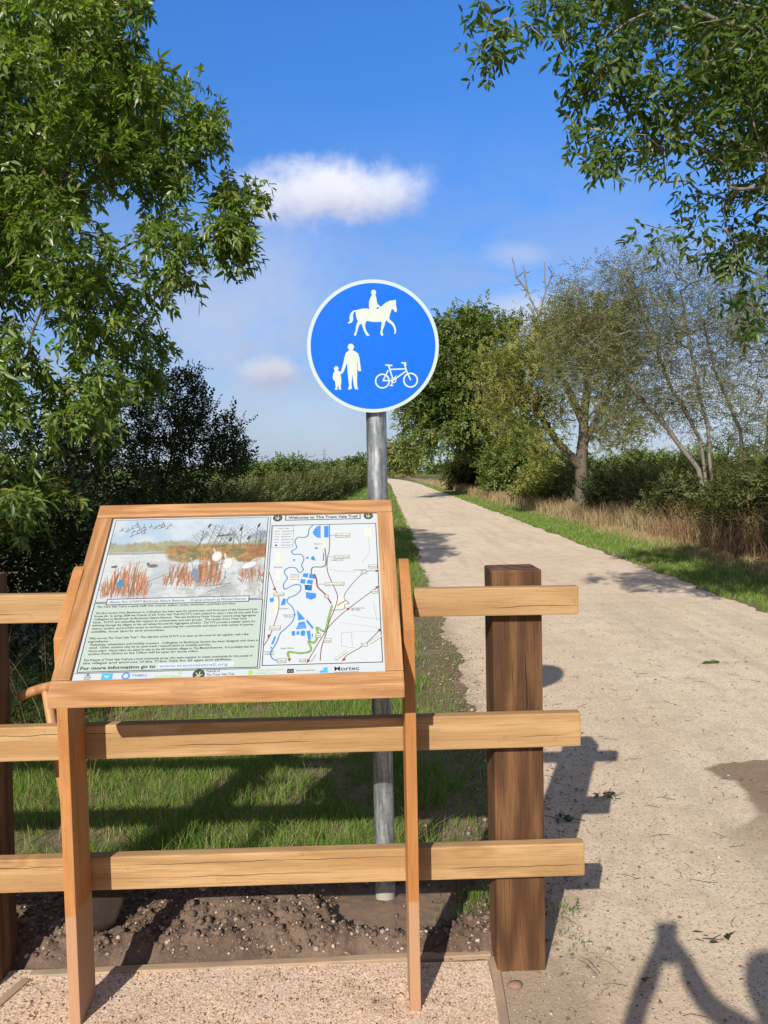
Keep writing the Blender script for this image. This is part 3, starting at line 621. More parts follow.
P,par,_=grow([[(6.1,28,5.6),(5.7,28,7.0),(5.3,28,8.0),(5.15,28,8.9)],[(5.7,28,7.0),(5.95,28,8.0),(5.9,28,9.0)],[(5.3,28,8.0),(4.9,28,8.5),(4.75,28,9.2)],[(5.7,28,7.0),(6.3,28,7.8),(6.6,28,8.6)],[(5.95,28,8.0),(6.25,28,8.6)]],in_blobs([(5.5,28,8.3,0.9,0.4,0.8,1)],14),0.30,0.3)
R=radii(P,par,0.016,2.3); V,F=tubes(P-np.array([7.2,28,0]),par,R*1.1); dead=link('dead_branches',mesh_np('dead_branches',V,F,M['bark_pale'],True),[o for o in COL.objects if o.name=='gnarled_tree'][0]); dead['label']='bare dead branches sticking out of the top'
# ---- sparse multi-stemmed willow
s1=at
def PT(lst): return [tuple(at(a_,b_,Y_)) for a_,b_,Y_ in lst]
blobs=[B(600,300,18,44,40,1.4),B(650,275,18,50,34,1.4),B(640,330,18,50,44,1.6),B(700,320,18.4,50,60,1.6),B(590,370,17.6,30,44,1.2),B(660,390,18,40,30,1.2),B(740,350,18.6,40,60,1.4),B(560,320,18,22,40,1),B(620,420,17.6,34,24,1),B(780,300,19,50,80,1.4),B(700,400,18.2,60,40,1.5),B(620,350,18,60,50,1.6),B(560,360,18,24,44,1.0),B(760,430,18.2,40,30,1.2)]
plant('willow_tree',(7.4,18,0),[PT([(705,520,18),(700,470,18),(660,420,18),(615,370,17.8),(585,335,17.8)]),PT([(712,520,18.1),(700,440,18.1),(668,380,18),(640,310,18),(625,270,18)]),PT([(716,520,18.1),(708,430,18.2),(690,350,18.3),(680,290,18.3)]),PT([(745,520,18.4),(740,430,18.4),(715,370,18.4),(700,310,18.4)]),PT([(760,520,18.6),(768,420,18.6),(775,340,18.6)])],
      blobs,2600,TL['willow'],6,M['grey_leaf'],M['bark_pale'],'sparse multi-stemmed tree with leaning pale stems and thin greyish leaves on the right','tree',step=0.3,r0=0.0055,twig=0.018,droop=-0.2,spread=0.16,rmax=0.10,jit=0.25,scale=(0.6,1.0),keep=0.85,e=2.5,tr0=0.075)
# ---- low trees on the horizon, and the mast
for i,(px,Yd,h_,w_,lab) in enumerate([(290,260,12,16,'pair of rounded dark trees above the left hedge, left of the mast'),(258,270,9.5,13,'small rounded tree far left on the skyline beside the hawthorn'),(362,235,9.5,10,'small dark skyline tree just left of the sign pole'),(341,300,9,14,'low skyline tree between the mast and the pole'),(312,310,9.2,16,'low flat tree clump directly left of the mast foot'),
                                        (400,190,13,13,'russet green tree at the far end of the path'),(640,250,11,20,'far tree glimpsed under the pale leaning stems'),(560,240,11,26,'far tree glimpsed beneath the gnarled tree'),(720,240,12,30,'far tree glimpsed low behind the right hand bushes')]):
    x=(px-384)/FPX*Yd; h_*=0.74 if px<384 else 0.85
    plant('skyline_tree',(x,Yd,0),[[(x,Yd,0),(x,Yd,h_*0.5)]],[(x,Yd,h_*0.55,w_*0.5,w_*0.4,h_*0.42,1),(x+w_*0.25,Yd,h_*0.5,w_*0.35,w_*0.35,h_*0.33,0.5),(x-w_*0.28,Yd,h_*0.45,w_*0.33,w_*0.33,h_*0.33,0.5)],70,TL['sprig_vfar'],7,M['gold_leaf'] if i==5 else M['oak_leaf'],M['bark'],lab,'tree','trees along the skyline',step=2.2,r0=0.06,twig=0.4,spread=0.8,rmax=0.4,scale=(0.8,1.4),sides=5)
def far_wood():
    Ps=[]
    for _ in range(5200):
        x=rng.uniform(-420,520); y=rng.uniform(380,430); 
        hh=2.6+2.6*(0.5+0.5*noise.noise(Vector((x*0.03,1,0))))
        Ps.append((x,y,rng.uniform(0,1)**0.7*hh))
    Ps=np.array(Ps); D_=rng.normal(size=(len(Ps),3)); V,F=place(TL['sprig_vfar'],Ps,D_,rng.uniform(2.0,3.6,len(Ps)))
    tag(link('distant_woodland',mesh_np('distant_woodland',V,F,M['oak_leaf'])),'low line of distant woodland all along the horizon','woodland',kind='stuff')
far_wood()
M['steel']=plain('grey_steel',(0.30,0.31,0.33),0.5,0.6)
mast=empty('lattice_mast',(-38,500,0)); tag(mast,'thin grey lattice mast on the skyline above the left hedge','mast')
bm=bmesh.new()
def bar(bm,a_,b_,r,n=5):
    a_=Vector(a_);b_=Vector(b_); d=b_-a_; g=bmesh.ops.create_cone(bm,cap_ends=True,segments=n,radius1=r,radius2=r,depth=d.length)
    bmesh.ops.transform(bm,matrix=Matrix.Translation((a_+b_)/2)@d.to_track_quat('Z','Y').to_matrix().to_4x4(),verts=g['verts'])
for sx_,sy_ in ((-1,-1),(1,-1),(1,1),(-1,1)): bar(bm,(sx_*1.6,sy_*1.6,0),(sx_*0.3,sy_*0.3,17),0.11)
for k in range(9):
    z=k*1.9; a_=1.6-1.3*z/17; b_=1.6-1.3*(z+1.9)/17
    for s_ in (-1,1): bar(bm,(-a_,s_*a_,z),(b_,s_*b_,z+1.9),0.07); bar(bm,(a_,s_*a_,z),(-b_,s_*b_,z+1.9),0.07)
for z,l in ((11,2.6),(13.5,2.2),(16,1.8)): bar(bm,(-l,0,z),(l,0,z),0.1)
bm_obj('tower',bm,M['steel'],mast)

# ------------------------------------------------------------------ grass
def blades(name, pts, hgt, wid, mats, label, lean=0.5, segs=2, cat='grass', mi=None, bend=0.5):
    n=len(pts); P=np.asarray(pts,float); az=rng.uniform(0,2*math.pi,n); s=np.stack([np.cos(az),np.sin(az),np.zeros(n)],1)
    fz=rng.uniform(0,2*math.pi,n); fd=np.stack([np.cos(fz),np.sin(fz),np.zeros(n)],1)*(rng.random((n,1))*lean)
    V=[]
    for k in range(segs+1):
        f=k/segs; c_=P+np.array([0,0,1])*(hgt*f)[:,None]*(1-bend*0.3*f)+fd*(hgt*f**1.8)[:,None]
        ww=(wid*(1-0.85*f))[:,None]*0.5; V.append(c_-s*ww); V.append(c_+s*ww)
    V=np.stack(V,1).reshape(-1,3); b_=(np.arange(n)*(2*(segs+1)))[:,None]
    F=np.concatenate([b_+np.array([[2*k,2*k+1,2*k+3,2*k+2]]) for k in range(segs)],1).reshape(-1,4)
    m_=None if mi is None else np.repeat(mi,segs)
    return tag(link(name,mesh_np(name,V,F,mats,False,m_)),label,cat,kind='stuff')
def grassmat(name,c1,c2,c3,tr=0.35):
    return leafmat(name,c1,c2,c3,tr,0.3,0.5)
M['grass']=grassmat('fresh_grass',(0.085,0.160,0.024),(0.155,0.260,0.040),(0.28,0.38,0.085)); M['grass_dry']=grassmat('dry_grass',(0.24,0.17,0.08),(0.38,0.28,0.15),(0.52,0.42,0.25),0.2); M['stalk']=grassmat('brown_stalk',(0.16,0.085,0.045),(0.26,0.15,0.085),(0.38,0.25,0.15),0.15)
def nz(x,y,s,k=0): return noise.fractal(Vector((x*s,y*s,k)),0.7,2.1,4)
pts=[];hg=[];mi=[];wd=[]
def scatter(n,x0,x1,y0,y1,fn,yp=1.0):
    for _ in range(n):
        y=y0+(y1-y0)*rng.random()**yp; x=rng.uniform(x0,x1); fn(x,y)
def near(x,y):
    edge = 0.52+0.10*n1d(y,1.3,1.0)-0.10*sm(9,4,y)
    if y<9 and x>edge-0.25+0.25*nz(x,y,2.3,9) and rng.random()<0.85: return
    if x>edge+0.1: return
    k=nz(x,y,1.1,4)+0.45*nz(x,y,5,1)
    if y<9 and k<-0.34 and rng.random()<0.85: return
    if y<3.02+0.18*nz(x,y,3,3) : return
    if x<-2.7 and y<12 and rng.random()<0.8: return
    pts.append((x,y,-0.006)); f=rng.random()
    hg.append((0.03+0.075*rng.random()+0.09*max(0,k))*(1 if f>0.03 else 1.6)); wd.append(0.0035+0.0004*max(0,y-5)); mi.append(1 if rng.random()<0.13 else 0)
scatter(100000,-3.3,0.75,2.85,6.5,near,1.1)
scatter(60000,-3.3,0.75,6.5,18,near,1.3)
def midf(x,y):
    if nz(x,y,1.1,4)<-0.35: return
    pts.append((x,y,-0.006)); hg.append(0.05+0.07*rng.random()); wd.append(0.012+0.0006*y); mi.append(1 if rng.random()<0.12 else 0)
scatter(34000,-3.0,0.72,18,110,midf,1.9)
blades('verge_grass',pts,np.array(hg),np.array(wd),[M['grass'],M['grass_dry']],'patchy green grass growing between the fence, hedge and left path edge',lean=0.95,segs=3,mi=np.array(mi))
pts=[];hg=[];mi=[];wd=[]
def right(x,y):
    e=4.2+0.11*n1d(y,0.9,5.0)+0.006*max(0,y-8)
    if x<e-0.08*rng.random(): return
    k=nz(x,y,0.9,14)+0.4*nz(x,y,4,11); dry = sm(5.0,6.0,x+0.5*nz(x,y,0.8,3))
    if k<-0.25 and rng.random()<0.7: return
    pts.append((x,y,-0.006)); hg.append((0.03+0.07*rng.random())*(1+0.8*dry)); wd.append(0.005+0.0009*max(0,y-5)); mi.append(1 if rng.random()<0.10+0.85*dry else 0)
scatter(90000,3.95,6.9,5.5,26,right,1.2)
scatter(52000,3.95,7.2,26,120,right,1.9)
blades('roadside_grass',pts,np.array(hg),np.array(wd),[M['grass'],M['grass_dry']],'green grass with straw patches along the right edge of the path',mi=np.array(mi))
pts=[];hg=[];mi=[];wd=[]
def tall(x,y):
    k=nz(x,y,0.7,24)
    if k<-0.1 and rng.random()<0.75: return
    near_=y<17
    if near_ and rng.random()<0.62: return
    if nz(x,y,0.35,41)<-0.05 and rng.random()<0.7: return
    pts.append((x,y,-0.006)); hg.append((0.25+0.55*rng.random())*(1.15 if near_ else 0.95)*(0.8+0.5*max(0,k))); wd.append(0.0045+0.0007*y); mi.append(1 if rng.random()<(0.75 if near_ else 0.15) else 0)
scatter(22000,6.0,7.9,9.5,22,tall,1.0)
scatter(24000,5.5,7.5,20,62,tall,1.4)
scatter(2500,6.0,8.0,62,110,tall,1.2)
blades('tall_dry_grass',pts,np.array(hg),np.array(wd),[M['grass_dry'],M['stalk']],'tall tan and brown dead grass stalks standing in front of the right hedge',lean=0.45,segs=3,cat='dry grass',mi=np.array(mi))
pts=[];hg=[];wd=[]
for _ in range(2600):
    pts.append((rng.uniform(5.9,8.2),rng.uniform(9.5,17.5),0)); hg.append(rng.uniform(0.3,1.15)); wd.append(rng.uniform(0.006,0.014))
blades('dead_canes',pts,np.array(hg),np.array(wd),[M['stalk']],'tangled brown dead canes leaning in front of the shaded bushes at far right',lean=0.9,segs=5,cat='dead canes')
pts=in_blobs([(6.4,12.0,0.05,0.7,3.5,0.10,1)],2200); pts[:,2]=np.abs(pts[:,2])
V,F=place(template([leaflet(0.05,0.03,fold=0.3)]),pts,rng.normal(0,1,(len(pts),3))*np.array([1,1,0.3]),rng.uniform(0.5,1.3,len(pts)))
tag(link('dead_leaves',mesh_np('dead_leaves',V,F,M['stalk'])),'brown dead leaves and straw lying under the right hedge','leaf litter',kind='stuff')
# a few long pale stems arching in the dark thicket behind the board
pts=[];hg=[];wd=[]
for _ in range(130):
    pts.append((rng.uniform(-3.3,-1.4),rng.uniform(3.2,5.6),0)); hg.append(rng.uniform(0.25,1.0)); wd.append(rng.uniform(0.003,0.006))
blades('dead_stems',pts,np.array(hg),np.array(wd),[M['stalk']],'thin pale dead stems arching out of the dark thicket at far left',lean=1.0,segs=7,cat='dead stems')
# nettles and low weeds at the thicket foot
pts=in_blobs([(-2.5,5.6,0.1,0.7,1.6,0.25,1),(-3.0,4.0,0.08,0.8,0.7,0.2,1),(-2.2,8.5,0.15,0.5,2.0,0.3,1)],1500); pts[:,2]=np.abs(pts[:,2])
V,F=place(TL['sprig'],pts,rng.normal(0,0.6,(len(pts),3))+np.array([0,0,0.7]),rng.uniform(0.7,1.6,len(pts)))
tag(link('low_weeds',mesh_np('low_weeds',V,F,M['thorn_leaf'])),'dark low weeds and nettles at the foot of the thicket','weeds',kind='stuff')
# fallen leaves and twig bits on the ground
pts=[];dd=[]
for _ in range(1500):
    y=rng.uniform(1.9,9)**1.0; x=rng.uniform(0.35,4.2) if rng.random()<0.6 else rng.uniform(-1.5,0.6)
    if x<0.35 and y<2.5: 
        if rng.random()<0.7: continue
    pts.append((x,y,0.008)); 
P=np.array(pts); D_=rng.normal(size=(len(P),3)); D_[:,2]*=0.12
lv=template([leaflet(0.022,0.010,fold=0.3)]); V,F=place(lv,P,D_,rng.uniform(0.35,1.1,len(P)),0.5)
tag(link('leaf_litter',mesh_np('leaf_litter',V,F,M['stalk'])),'small brown fallen leaves scattered over path and soil','leaf litter',kind='stuff')
bm=bmesh.new()
for _ in range(340):
    y=1.9+4.5*rng.random()**1.5; x=rng.uniform(0.5,3.6); a_=rng.uniform(0,6.28); l=rng.uniform(0.015,0.07)
    p0=Vector((x,y,0.006)); p1=p0+Vector((math.cos(a_),math.sin(a_),rng.uniform(-0.02,0.1)))*l; p2=p1+Vector((math.cos(a_+0.5),math.sin(a_+0.5),0))*l*0.5
    bar(bm,p0,p1,0.0011,4); bar(bm,p1,p2,0.0008,4)
tag(bm_obj('twig_bits',bm,M['bark_dark']),'thin broken dark twigs strewn across the pale path','twigs',kind='stuff')

# ------------------------------------------------------------------ timber edging
def plank(name,p0,p1,th,h,label,group='timber edging boards'):
    d=p1-p0; L=d.length; o=bm_obj(name,box_bm(-L/2,L/2,-th/2,th/2,-0.06,h,0.003),M['edge'])
    o.location=(p0+p1)/2; o.rotation_euler=(0,0,math.atan2(d.y,d.x)); tag(o,label,'edging board',group); return o
plank('edging_board',Vector((-1.17,2.405,0)),Vector((0.325,2.468,0)),0.030,0.010,'weathered edging board between the dug earth and the gravel pad')
plank('edging_board',Vector((0.332,2.45,0)),Vector((0.30,1.7,0)),0.030,0.006,'short edging board running towards the viewer beside the right fence post')
plank('edging_board',Vector((-1.17,2.38,0)),Vector((-1.30,1.95,0)),0.030,0.008,'edging board slanting past the foot of the left fence post')

# ------------------------------------------------------------------ fence
fence=empty('rail_fence',(0.41,2.36,0)); tag(fence,'three-rail wooden fence with pale rails on dark brown square posts','fence')
def part_at(o,parent,loc,rot=(0,0,0)):
    o.parent=parent; o.location=Vector(loc)-parent.location; o.rotation_euler=rot
# right post, top slightly bevelled, and a dark left post
bm=box_bm(-0.078,0.078,0,0.15,-0.3,1.288,0.005); o=bm_obj('post',bm,M['post']); part_at(o,fence,(0.412,2.380,0),(0,math.radians(-0.15),math.radians(1.5)))
bm=box_bm(-0.078,0.078,0,0.15,-0.3,1.30,0.005); o=bm_obj('post',bm,M['post']); part_at(o,fence,(-1.325,2.343,0),(0,math.radians(0.9),math.radians(1.5)))
YL,YR=2.302,2.338
def rail(lt,lb,rt,rb,x0=None,x1=None):
    a1,a0=at(*lt,YL),at(*lb,YL); b1,b0=at(*rt,YR),at(*rb,YR)
    A_=Vector((a1+a0)/2); Bv=Vector((b1+b0)/2); d=(Bv-A_); u=d/d.x
    lo=A_+u*((x0 if x0 is not None else A_.x-1.6)-A_.x); hi=A_+u*((x1 if x1 is not None else Bv.x)-A_.x)
    L=(hi-lo).length; h_=((a1-a0)[2]+(b1-b0)[2])/2
    o=bm_obj('rail',box_bm(-L/2,L/2,0,0.038,-h_/2,h_/2,0.005),M['rail'])
    part_at(o,fence,(lo+hi)/2,(0,-math.atan2(d.z,math.hypot(d.x,d.y)),math.atan2(d.y,d.x)))
rail((0,594),(0,625),(579,587.5),(579,613.5),None,-0.952)        # the top rail is cut where the board stands
rail((0,594),(0,625),(579,587.5),(579,613.5),0.086,None)
rail((0,727.5),(0,762.5),(581,713),(581,746))
rail((0,860.5),(0,893.5),(585,843),(585,876))

# ------------------------------------------------------------------ information board
YAW=0.0426; TILT=0.7755; FW=0.962; FH=0.700
lect=empty('information_board',(-0.433,2.225,0),(0,0,YAW)); tag(lect,'sloping wooden information board with trail map and wetland painting','information board')
Bp=np.array([-0.4330,2.0553,1.0186])
Uv=np.array([math.cos(YAW),math.sin(YAW),0]); Vv=np.array([-math.sin(YAW)*math.cos(TILT),math.cos(YAW)*math.cos(TILT),math.sin(TILT)]); Nv=np.cross(Uv,Vv)
# frame of the sloping top: local x across, y up the slope, z out of the face
top=Matrix(((Uv[0],Vv[0],Nv[0],Bp[0]),(Uv[1],Vv[1],Nv[1],Bp[1]),(Uv[2],Vv[2],Nv[2],Bp[2]),(0,0,0,1)))
leM=Matrix.Translation(lect.location)@Matrix.Rotation(YAW,4,'Z')
def topobj(o,par=None):
    o.parent=par or lect; o.matrix_parent_inverse=Matrix(); o.matrix_local=(leM.inverted()@top) if par is None else Matrix(); return o
PU0,PU1,PV0,PV1=-0.4303,0.4303,0.0455,0.6455
T=0.042
topobj(bm_obj('top_member',box_bm(-FW/2,FW/2,PV1,FH,-T,0,0.004),M['oak_h']))
sT,cT=math.sin(TILT),math.cos(TILT)
topobj(bm_obj('bottom_member',prism_bm([(0,0),(-0.036*sT,-0.036*cT),(-0.036*sT+0.030*cT,-0.036*cT-0.030*sT),(PV0,-T-0.006),(PV0,0)],-FW/2,FW/2,0.004),M['oak_h']))
topobj(bm_obj('side_member',box_bm(-FW/2,PU0,PV0+0.001,PV1-0.001,-T,-0.0005,0.003),M['oak_v']))
topobj(bm_obj('side_member',box_bm(PU1,FW/2,PV0+0.001,PV1-0.001,-T,-0.0005,0.003),M['oak_v']))
topobj(bm_obj('backing_board',box_bm(PU0,PU1,PV0,PV1,-T+0.004,-0.012,0.0),M['oak_h']))
for s_ in (-1,1):
    x0,x1=(FW/2+0.001,FW/2+0.033) if s_>0 else (-FW/2-0.033,-FW/2-0.001)
    y0=-0.040; y1=0.098 if s_<0 else 0.080; yb=Bp[1]-lect.location.y
    def onslope(v_,n_): return (yb+v_*cT-n_*sT, Bp[2]+v_*sT+n_*cT)
    v0=(y0-yb)/cT
    prof=[(y0,-0.25),(y0,Bp[2]+v0*sT),onslope(0.425,0.004),onslope(0.447,-0.004),onslope(0.458,-0.022),(0.150,onslope(0.458,-0.022)[1]-0.03),(0.150,0.98),(y1,0.90),(y1,-0.25)]
    o=bm_obj('leg',prism_bm(prof,x0,x1,0.003),M['oak_leg'],lect)
o=bm_obj('cross_brace',box_bm(-FW/2,FW/2,0.036,0.070,1.00,1.09,0.003),M['oak_h'],lect)

# printed panel (one flat print: everything on it lies on its surface)
def flatm(name,c,rough=0.35):
    m,t=mat(name); co=t.n('ShaderNodeTexCoord').outputs['Object']; cc=t.mix(t.math('MULTIPLY',t.noise(co,60,3),0.12),c,tuple(x*0.8 for x in c))
    out(t,t.n('ShaderNodeBsdfPrincipled',{'Base Color':cc,'Roughness':rough,'Specular IOR Level':0.35}).outputs[0]); return m
INK=['paper','mint','black','grey','river','lake','red','green','beige','paleblue','skyblue','lime','darkgreen','white']
IC=dict(paper=(0.45,0.49,0.52),mint=(0.375,0.45,0.405),black=(0.012,0.013,0.015),grey=(0.13,0.13,0.135),river=(0.09,0.24,0.50),lake=(0.04,0.21,0.56),red=(0.24,0.035,0.03),green=(0.10,0.20,0.06),beige=(0.55,0.57,0.48),paleblue=(0.35,0.52,0.70),skyblue=(0.06,0.36,0.75),lime=(0.28,0.50,0.12),darkgreen=(0.03,0.045,0.03),white=(0.47,0.51,0.535))
inkm=[flatm('print_'+k,IC[k]) for k in INK]
pv=[];pf=[];pm=[]
Bn=np.array(Bp); LAY=0.00016
def puv(x,y):
    """photo position on the sloping panel -> across / up the panel"""
    d=ray(x,y); t_=np.dot(Bn-CAMP,Nv)/np.dot(d,Nv); q=CAMP+d*t_-Bn; return (float(np.dot(q,Uv)),float(np.dot(q,Vv)))
def poly(pts,ink,lay=2):
    k=len(pv); z=-0.010+lay*LAY
    tri=tessellate_polygon([[Vector((a_,b_,0)) for a_,b_ in pts]])
    pv.extend([(a_,b_,z) for a_,b_ in pts])
    for tr in tri: pf.append(tuple(k+i for i in tr)); pm.append(INK.index(ink))
def ribbon(pts,wd_,ink,lay=3):
    pts=[np.array(p) for p in pts]
    for a_,b_ in zip(pts[:-1],pts[1:]):
        d=b_-a_; L=np.linalg.norm(d)
        if L<1e-6: continue
        n_=np.array([-d[1],d[0]])/L*wd_/2; e=d/L*wd_*0.3
        k=len(pv); z=-0.010+lay*LAY
        for q in (a_-n_-e,b_-n_+e,b_+n_+e,a_+n_-e): pv.append((q[0],q[1],z))
        pf.append((k,k+1,k+2)); pf.append((k,k+2,k+3)); pm.extend([INK.index(ink)]*2)
def smooth_line(pts,n=6):
    o=[];pts=[np.array(p) for p in pts]; P_=[pts[0]]+pts+[pts[-1]]
    for i in range(1,len(P_)-2):
        for k in range(n):
            t_=k/n; a_,b_,c_,d_=P_[i-1],P_[i],P_[i+1],P_[i+2]
            o.append(0.5*((2*b_)+(-a_+c_)*t_+(2*a_-5*b_+4*c_-d_)*t_*t_+(-a_+3*b_-3*c_+d_)*t_**3))
    o.append(pts[-1]); return o
def rect(u0,v0,u1,v1,ink,lay=2): poly([(u0,v0),(u1,v0),(u1,v1),(u0,v1)],ink,lay)
def outline(u0,v0,u1,v1,wd_,ink,lay=3): ribbon([(u0,v0),(u1,v0),(u1,v1),(u0,v1),(u0,v0)],wd_,ink,lay)
def text_geo(s,bold=0.0):
    cu_=bpy.data.curves.new('t','FONT'); cu_.body=s; cu_.size=1; cu_.offset=bold; cu_.resolution_u=2
    ob=bpy.data.objects.new('t',cu_); COL.objects.link(ob); dg=bpy.context.evaluated_depsgraph_get(); dg.update()
    me=bpy.data.meshes.new_from_object(ob.evaluated_get(dg)); v=np.array([x.co[:] for x in me.vertices]); me.calc_loop_triangles(); f=[tuple(t_.vertices) for t_ in me.loop_triangles]
    bpy.data.objects.remove(ob); bpy.data.curves.remove(cu_); bpy.data.meshes.remove(me); return v,f
def text(s,u0,v0,wid,hgt,ink,lay=4,bold=0.0):
    """text fitted into width wid from the left end u0, baseline v0, capital height hgt"""
    v,f=text_geo(s,bold); k=len(pv); x0,x1=v[:,0].min(),v[:,0].max(); sx_=wid/(x1-x0); sy_=hgt/0.72
    for q in v: pv.append((u0+(q[0]-x0)*sx_,v0+q[1]*sy_,-0.010+lay*LAY))
    for tr in f: pf.append(tuple(k+i for i in tr)); pm.append(INK.index(ink))
rect(PU0,PV0-0.004,PU1,PV1,'paper',0)
# panel coordinates (measured on the slope)
AL,AB=puv(84,597.5); AL2,AT=puv(115,519); AR,_=puv(266,560); 
AX0=-0.419; AX1=0.073; AY0=0.3165; AY1=0.640           # painting
TX0,TX1,TY0,TY1=-0.4195,0.075,0.0755,0.3085              # text box
MX0,MX1,MY0,MY1=0.0875,0.424,0.080,0.602               # map
rect(TX0,TY0,TX1,TY1,'mint',1); outline(TX0,TY0,TX1,TY1,0.0022,'black'); ribbon([(TX0-0.005,TY0-0.004),(TX1+0.006,TY0-0.004),(TX1+0.006,AY1)],0.0016,'black')
outline(AX0,AY0-0.004,AX1,AY1,0.0018,'black')
rect(-0.385,0.302,0.034,0.322,'paper',5); outline(-0.385,0.302,0.034,0.322,0.0022,'black',6)
text('Above: Part of NWT Besthorpe Nature Reserve.     Original artwork by Michael Warren',-0.376,0.3075,0.400,0.0085,'black',6)
lines=[(0.326,0.395,'The Trent Vale Trail is a mainly traffic free route for walkers, cyclists, wheelchairs, pushchairs and riders.'),
(0.301,0.458,'The first section from Besthorpe to Collingham has been open for several years and forms part of the National Cycle'),
(0.289,0.462,'Route 64.  In spring 2008 the Friends of the Trent Vale Trail (FoTVT) were pleased to open a new all user path from'),
(0.277,0.455,'Collingham to Besthorpe via Besthorpe Nature Reserve.  This was funded by Notts County Council using Aggregates'),
(0.265,0.430,'funds.  FoTVT are extending this support to communities and user groups.  The section from Trent Lane'),
(0.253,0.455,'following through the villages on the old railway line and the Aggregates product.  The TVT provides a healthy option for'),
(0.241,0.450,'visitors, cyclists, and provides access to services, supporting the countryside and enjoys a wide variety of species'),
(0.229,0.205,'wildlife, local sports and amenities.'),
(0.204,0.440,'Why not use The Trent Vale Trail ?  The objective of the FoTVT is to open up the route for all, together with a few'),
(0.192,0.060,'ingredients :'),
(0.180,0.460,'Pedestrian, wheelchairs and mobility scooters.  Collingham to Besthorpe Section has been designed with them in'),
(0.169,0.330,'mind.  Other sections may be as open track / natural paths as mobility permits.'),
(0.157,0.450,'Horse riders.  Horse riders are asked to stay to the left between villages to The Mound Reserves.  It is probable that the'),
(0.146,0.300,'section from Girton to the Clifton will be open for horse riders.'),
(0.124,0.455,'The Friends of Trent Vale Trail are a local community group who came together to create countryside for the people of'),
(0.113,0.400,'the villages and environs of the Trent Vale for all ages and abilities.')]
for v_,w_,s_ in lines: text(s_,-0.410+(0.008 if s_[:4] in('Pede','Hors','mind','sect') else 0),0.0866+(v_-0.0975)*0.8998,w_*1.03,0.0070,'black',3,0.012)
text('For more information go to',-0.413,0.0830,0.205,0.0100,'black',4,0.02); rect(-0.201,0.0800,0.010,0.0955,'white',3); text('www.trentvaletrail.org',-0.198,0.0835,0.190,0.0095,'river',4,0.012)
# title bar and two round badges
outline(0.130,0.6245,0.374,0.6465,0.0026,'black'); text('Welcome to The Trent Vale Trail',0.139,0.6300,0.226,0.0115,'black',4,0.018)
def disc(cx,cy,r,ink,lay,n=24,ry=None): poly([(cx+r*math.cos(a_*2*math.pi/n),cy+(ry or r)*math.sin(a_*2*math.pi/n)) for a_ in range(n)],ink,lay)
def badge(cx,cy,r):
    disc(cx,cy,r,'darkgreen',2); disc(cx,cy,r*0.86,'grey',3); disc(cx,cy,r*0.78,'darkgreen',4)
    for k in range(5): a_=k*1.256; ribbon([(cx,cy-r*0.35),(cx+r*0.55*math.cos(a_),cy+r*0.55*math.sin(a_))],r*0.13,'beige',5)
badge(0.104,0.6355,0.0155); badge(0.401,0.6365,0.0155)
# the map
rect(MX0,MY0,MX1,MY1,'white',1); outline(MX0,MY0,MX1,MY1,0.0022,'black')
def A1(x,y): return puv(260+x/5.908,505+y/5.908)
def B1(x,y): return puv(260+x/5.908,585+y/5.908)
for p in ([B1(78,90),B1(105,75),B1(110,150),B1(85,170)],[A1(92,270),A1(118,270),A1(118,330),A1(90,330)],[A1(95,370),A1(118,375),A1(115,430),A1(92,430)],[A1(615,125),A1(655,125),A1(655,175),A1(618,170)],[B1(460,60),B1(500,60),B1(520,110),B1(490,125),B1(440,130),B1(425,115)],[A1(362,205),A1(385,205),A1(385,232),A1(365,232)],[A1(180,405),A1(222,405),A1(222,445),A1(180,445)]): poly(p,'beige',2)
# river
riv=[A1(312,108),A1(290,130),A1(283,165),A1(262,180),A1(222,180),A1(205,205),A1(215,240),A1(186,262),A1(200,280),A1(238,280),A1(258,305),A1(245,345),A1(255,370),A1(232,388),A1(208,360),A1(165,360),A1(142,385),A1(160,420),A1(138,455),A1(140,480),B1(150,12),B1(200,-12),B1(235,-10),B1(238,20),B1(205,50),B1(168,65),B1(160,90),B1(190,120),B1(203,160),B1(190,205),B1(150,245),B1(118,275),B1(100,320),B1(78,360),B1(62,385),B1(68,420),B1(100,436)]
ribbon(smooth_line(riv),0.0034,'river',3)
L_=lambda *p:poly(p,'lake',3)
L_(A1(310,150),A1(330,118),A1(357,108),A1(357,182),A1(335,180),A1(318,165)); L_(A1(378,112),A1(405,112),A1(405,180),A1(378,180))
for y_ in (125,140,155,170): ribbon([A1(330,y_),A1(357,y_)],0.0007,'white',4)
L_(A1(322,238),A1(340,238),A1(340,248),A1(322,248)); L_(A1(270,296),A1(286,294),A1(286,306),A1(272,306)); L_(A1(300,298),A1(316,288),A1(328,318),A1(302,312)); L_(A1(195,308),A1(205,308),A1(205,320),A1(195,320)); L_(A1(372,270),A1(378,270),A1(378,318),A1(370,318))
L_(A1(255,392),A1(285,392),A1(280,418),A1(250,412)); L_(A1(290,395),A1(330,400),A1(325,425),A1(288,420)); L_(A1(240,425),A1(270,430),A1(262,455),A1(236,448)); L_(A1(280,430),A1(312,432),A1(308,458),A1(275,452)); L_(A1(262,462),A1(306,462),A1(304,495),A1(265,490)); L_(B1(262,-12),B1(308,-12),B1(304,20),B1(265,16)); L_(B1(270,30),B1(332,38),B1(328,64),B1(300,76),B1(270,64))
L_(B1(55,68),B1(80,62),B1(80,86),B1(58,92)); L_(B1(135,68),B1(152,70),B1(148,105),B1(122,110),B1(125,90))
L_(B1(216,135),B1(265,190),B1(225,198)); L_(B1(228,210),B1(262,205),B1(275,245),B1(210,250)); ribbon([B1(218,226),B1(268,226)],0.001,'white',4); ribbon([B1(216,238),B1(270,238)],0.001,'white',4)
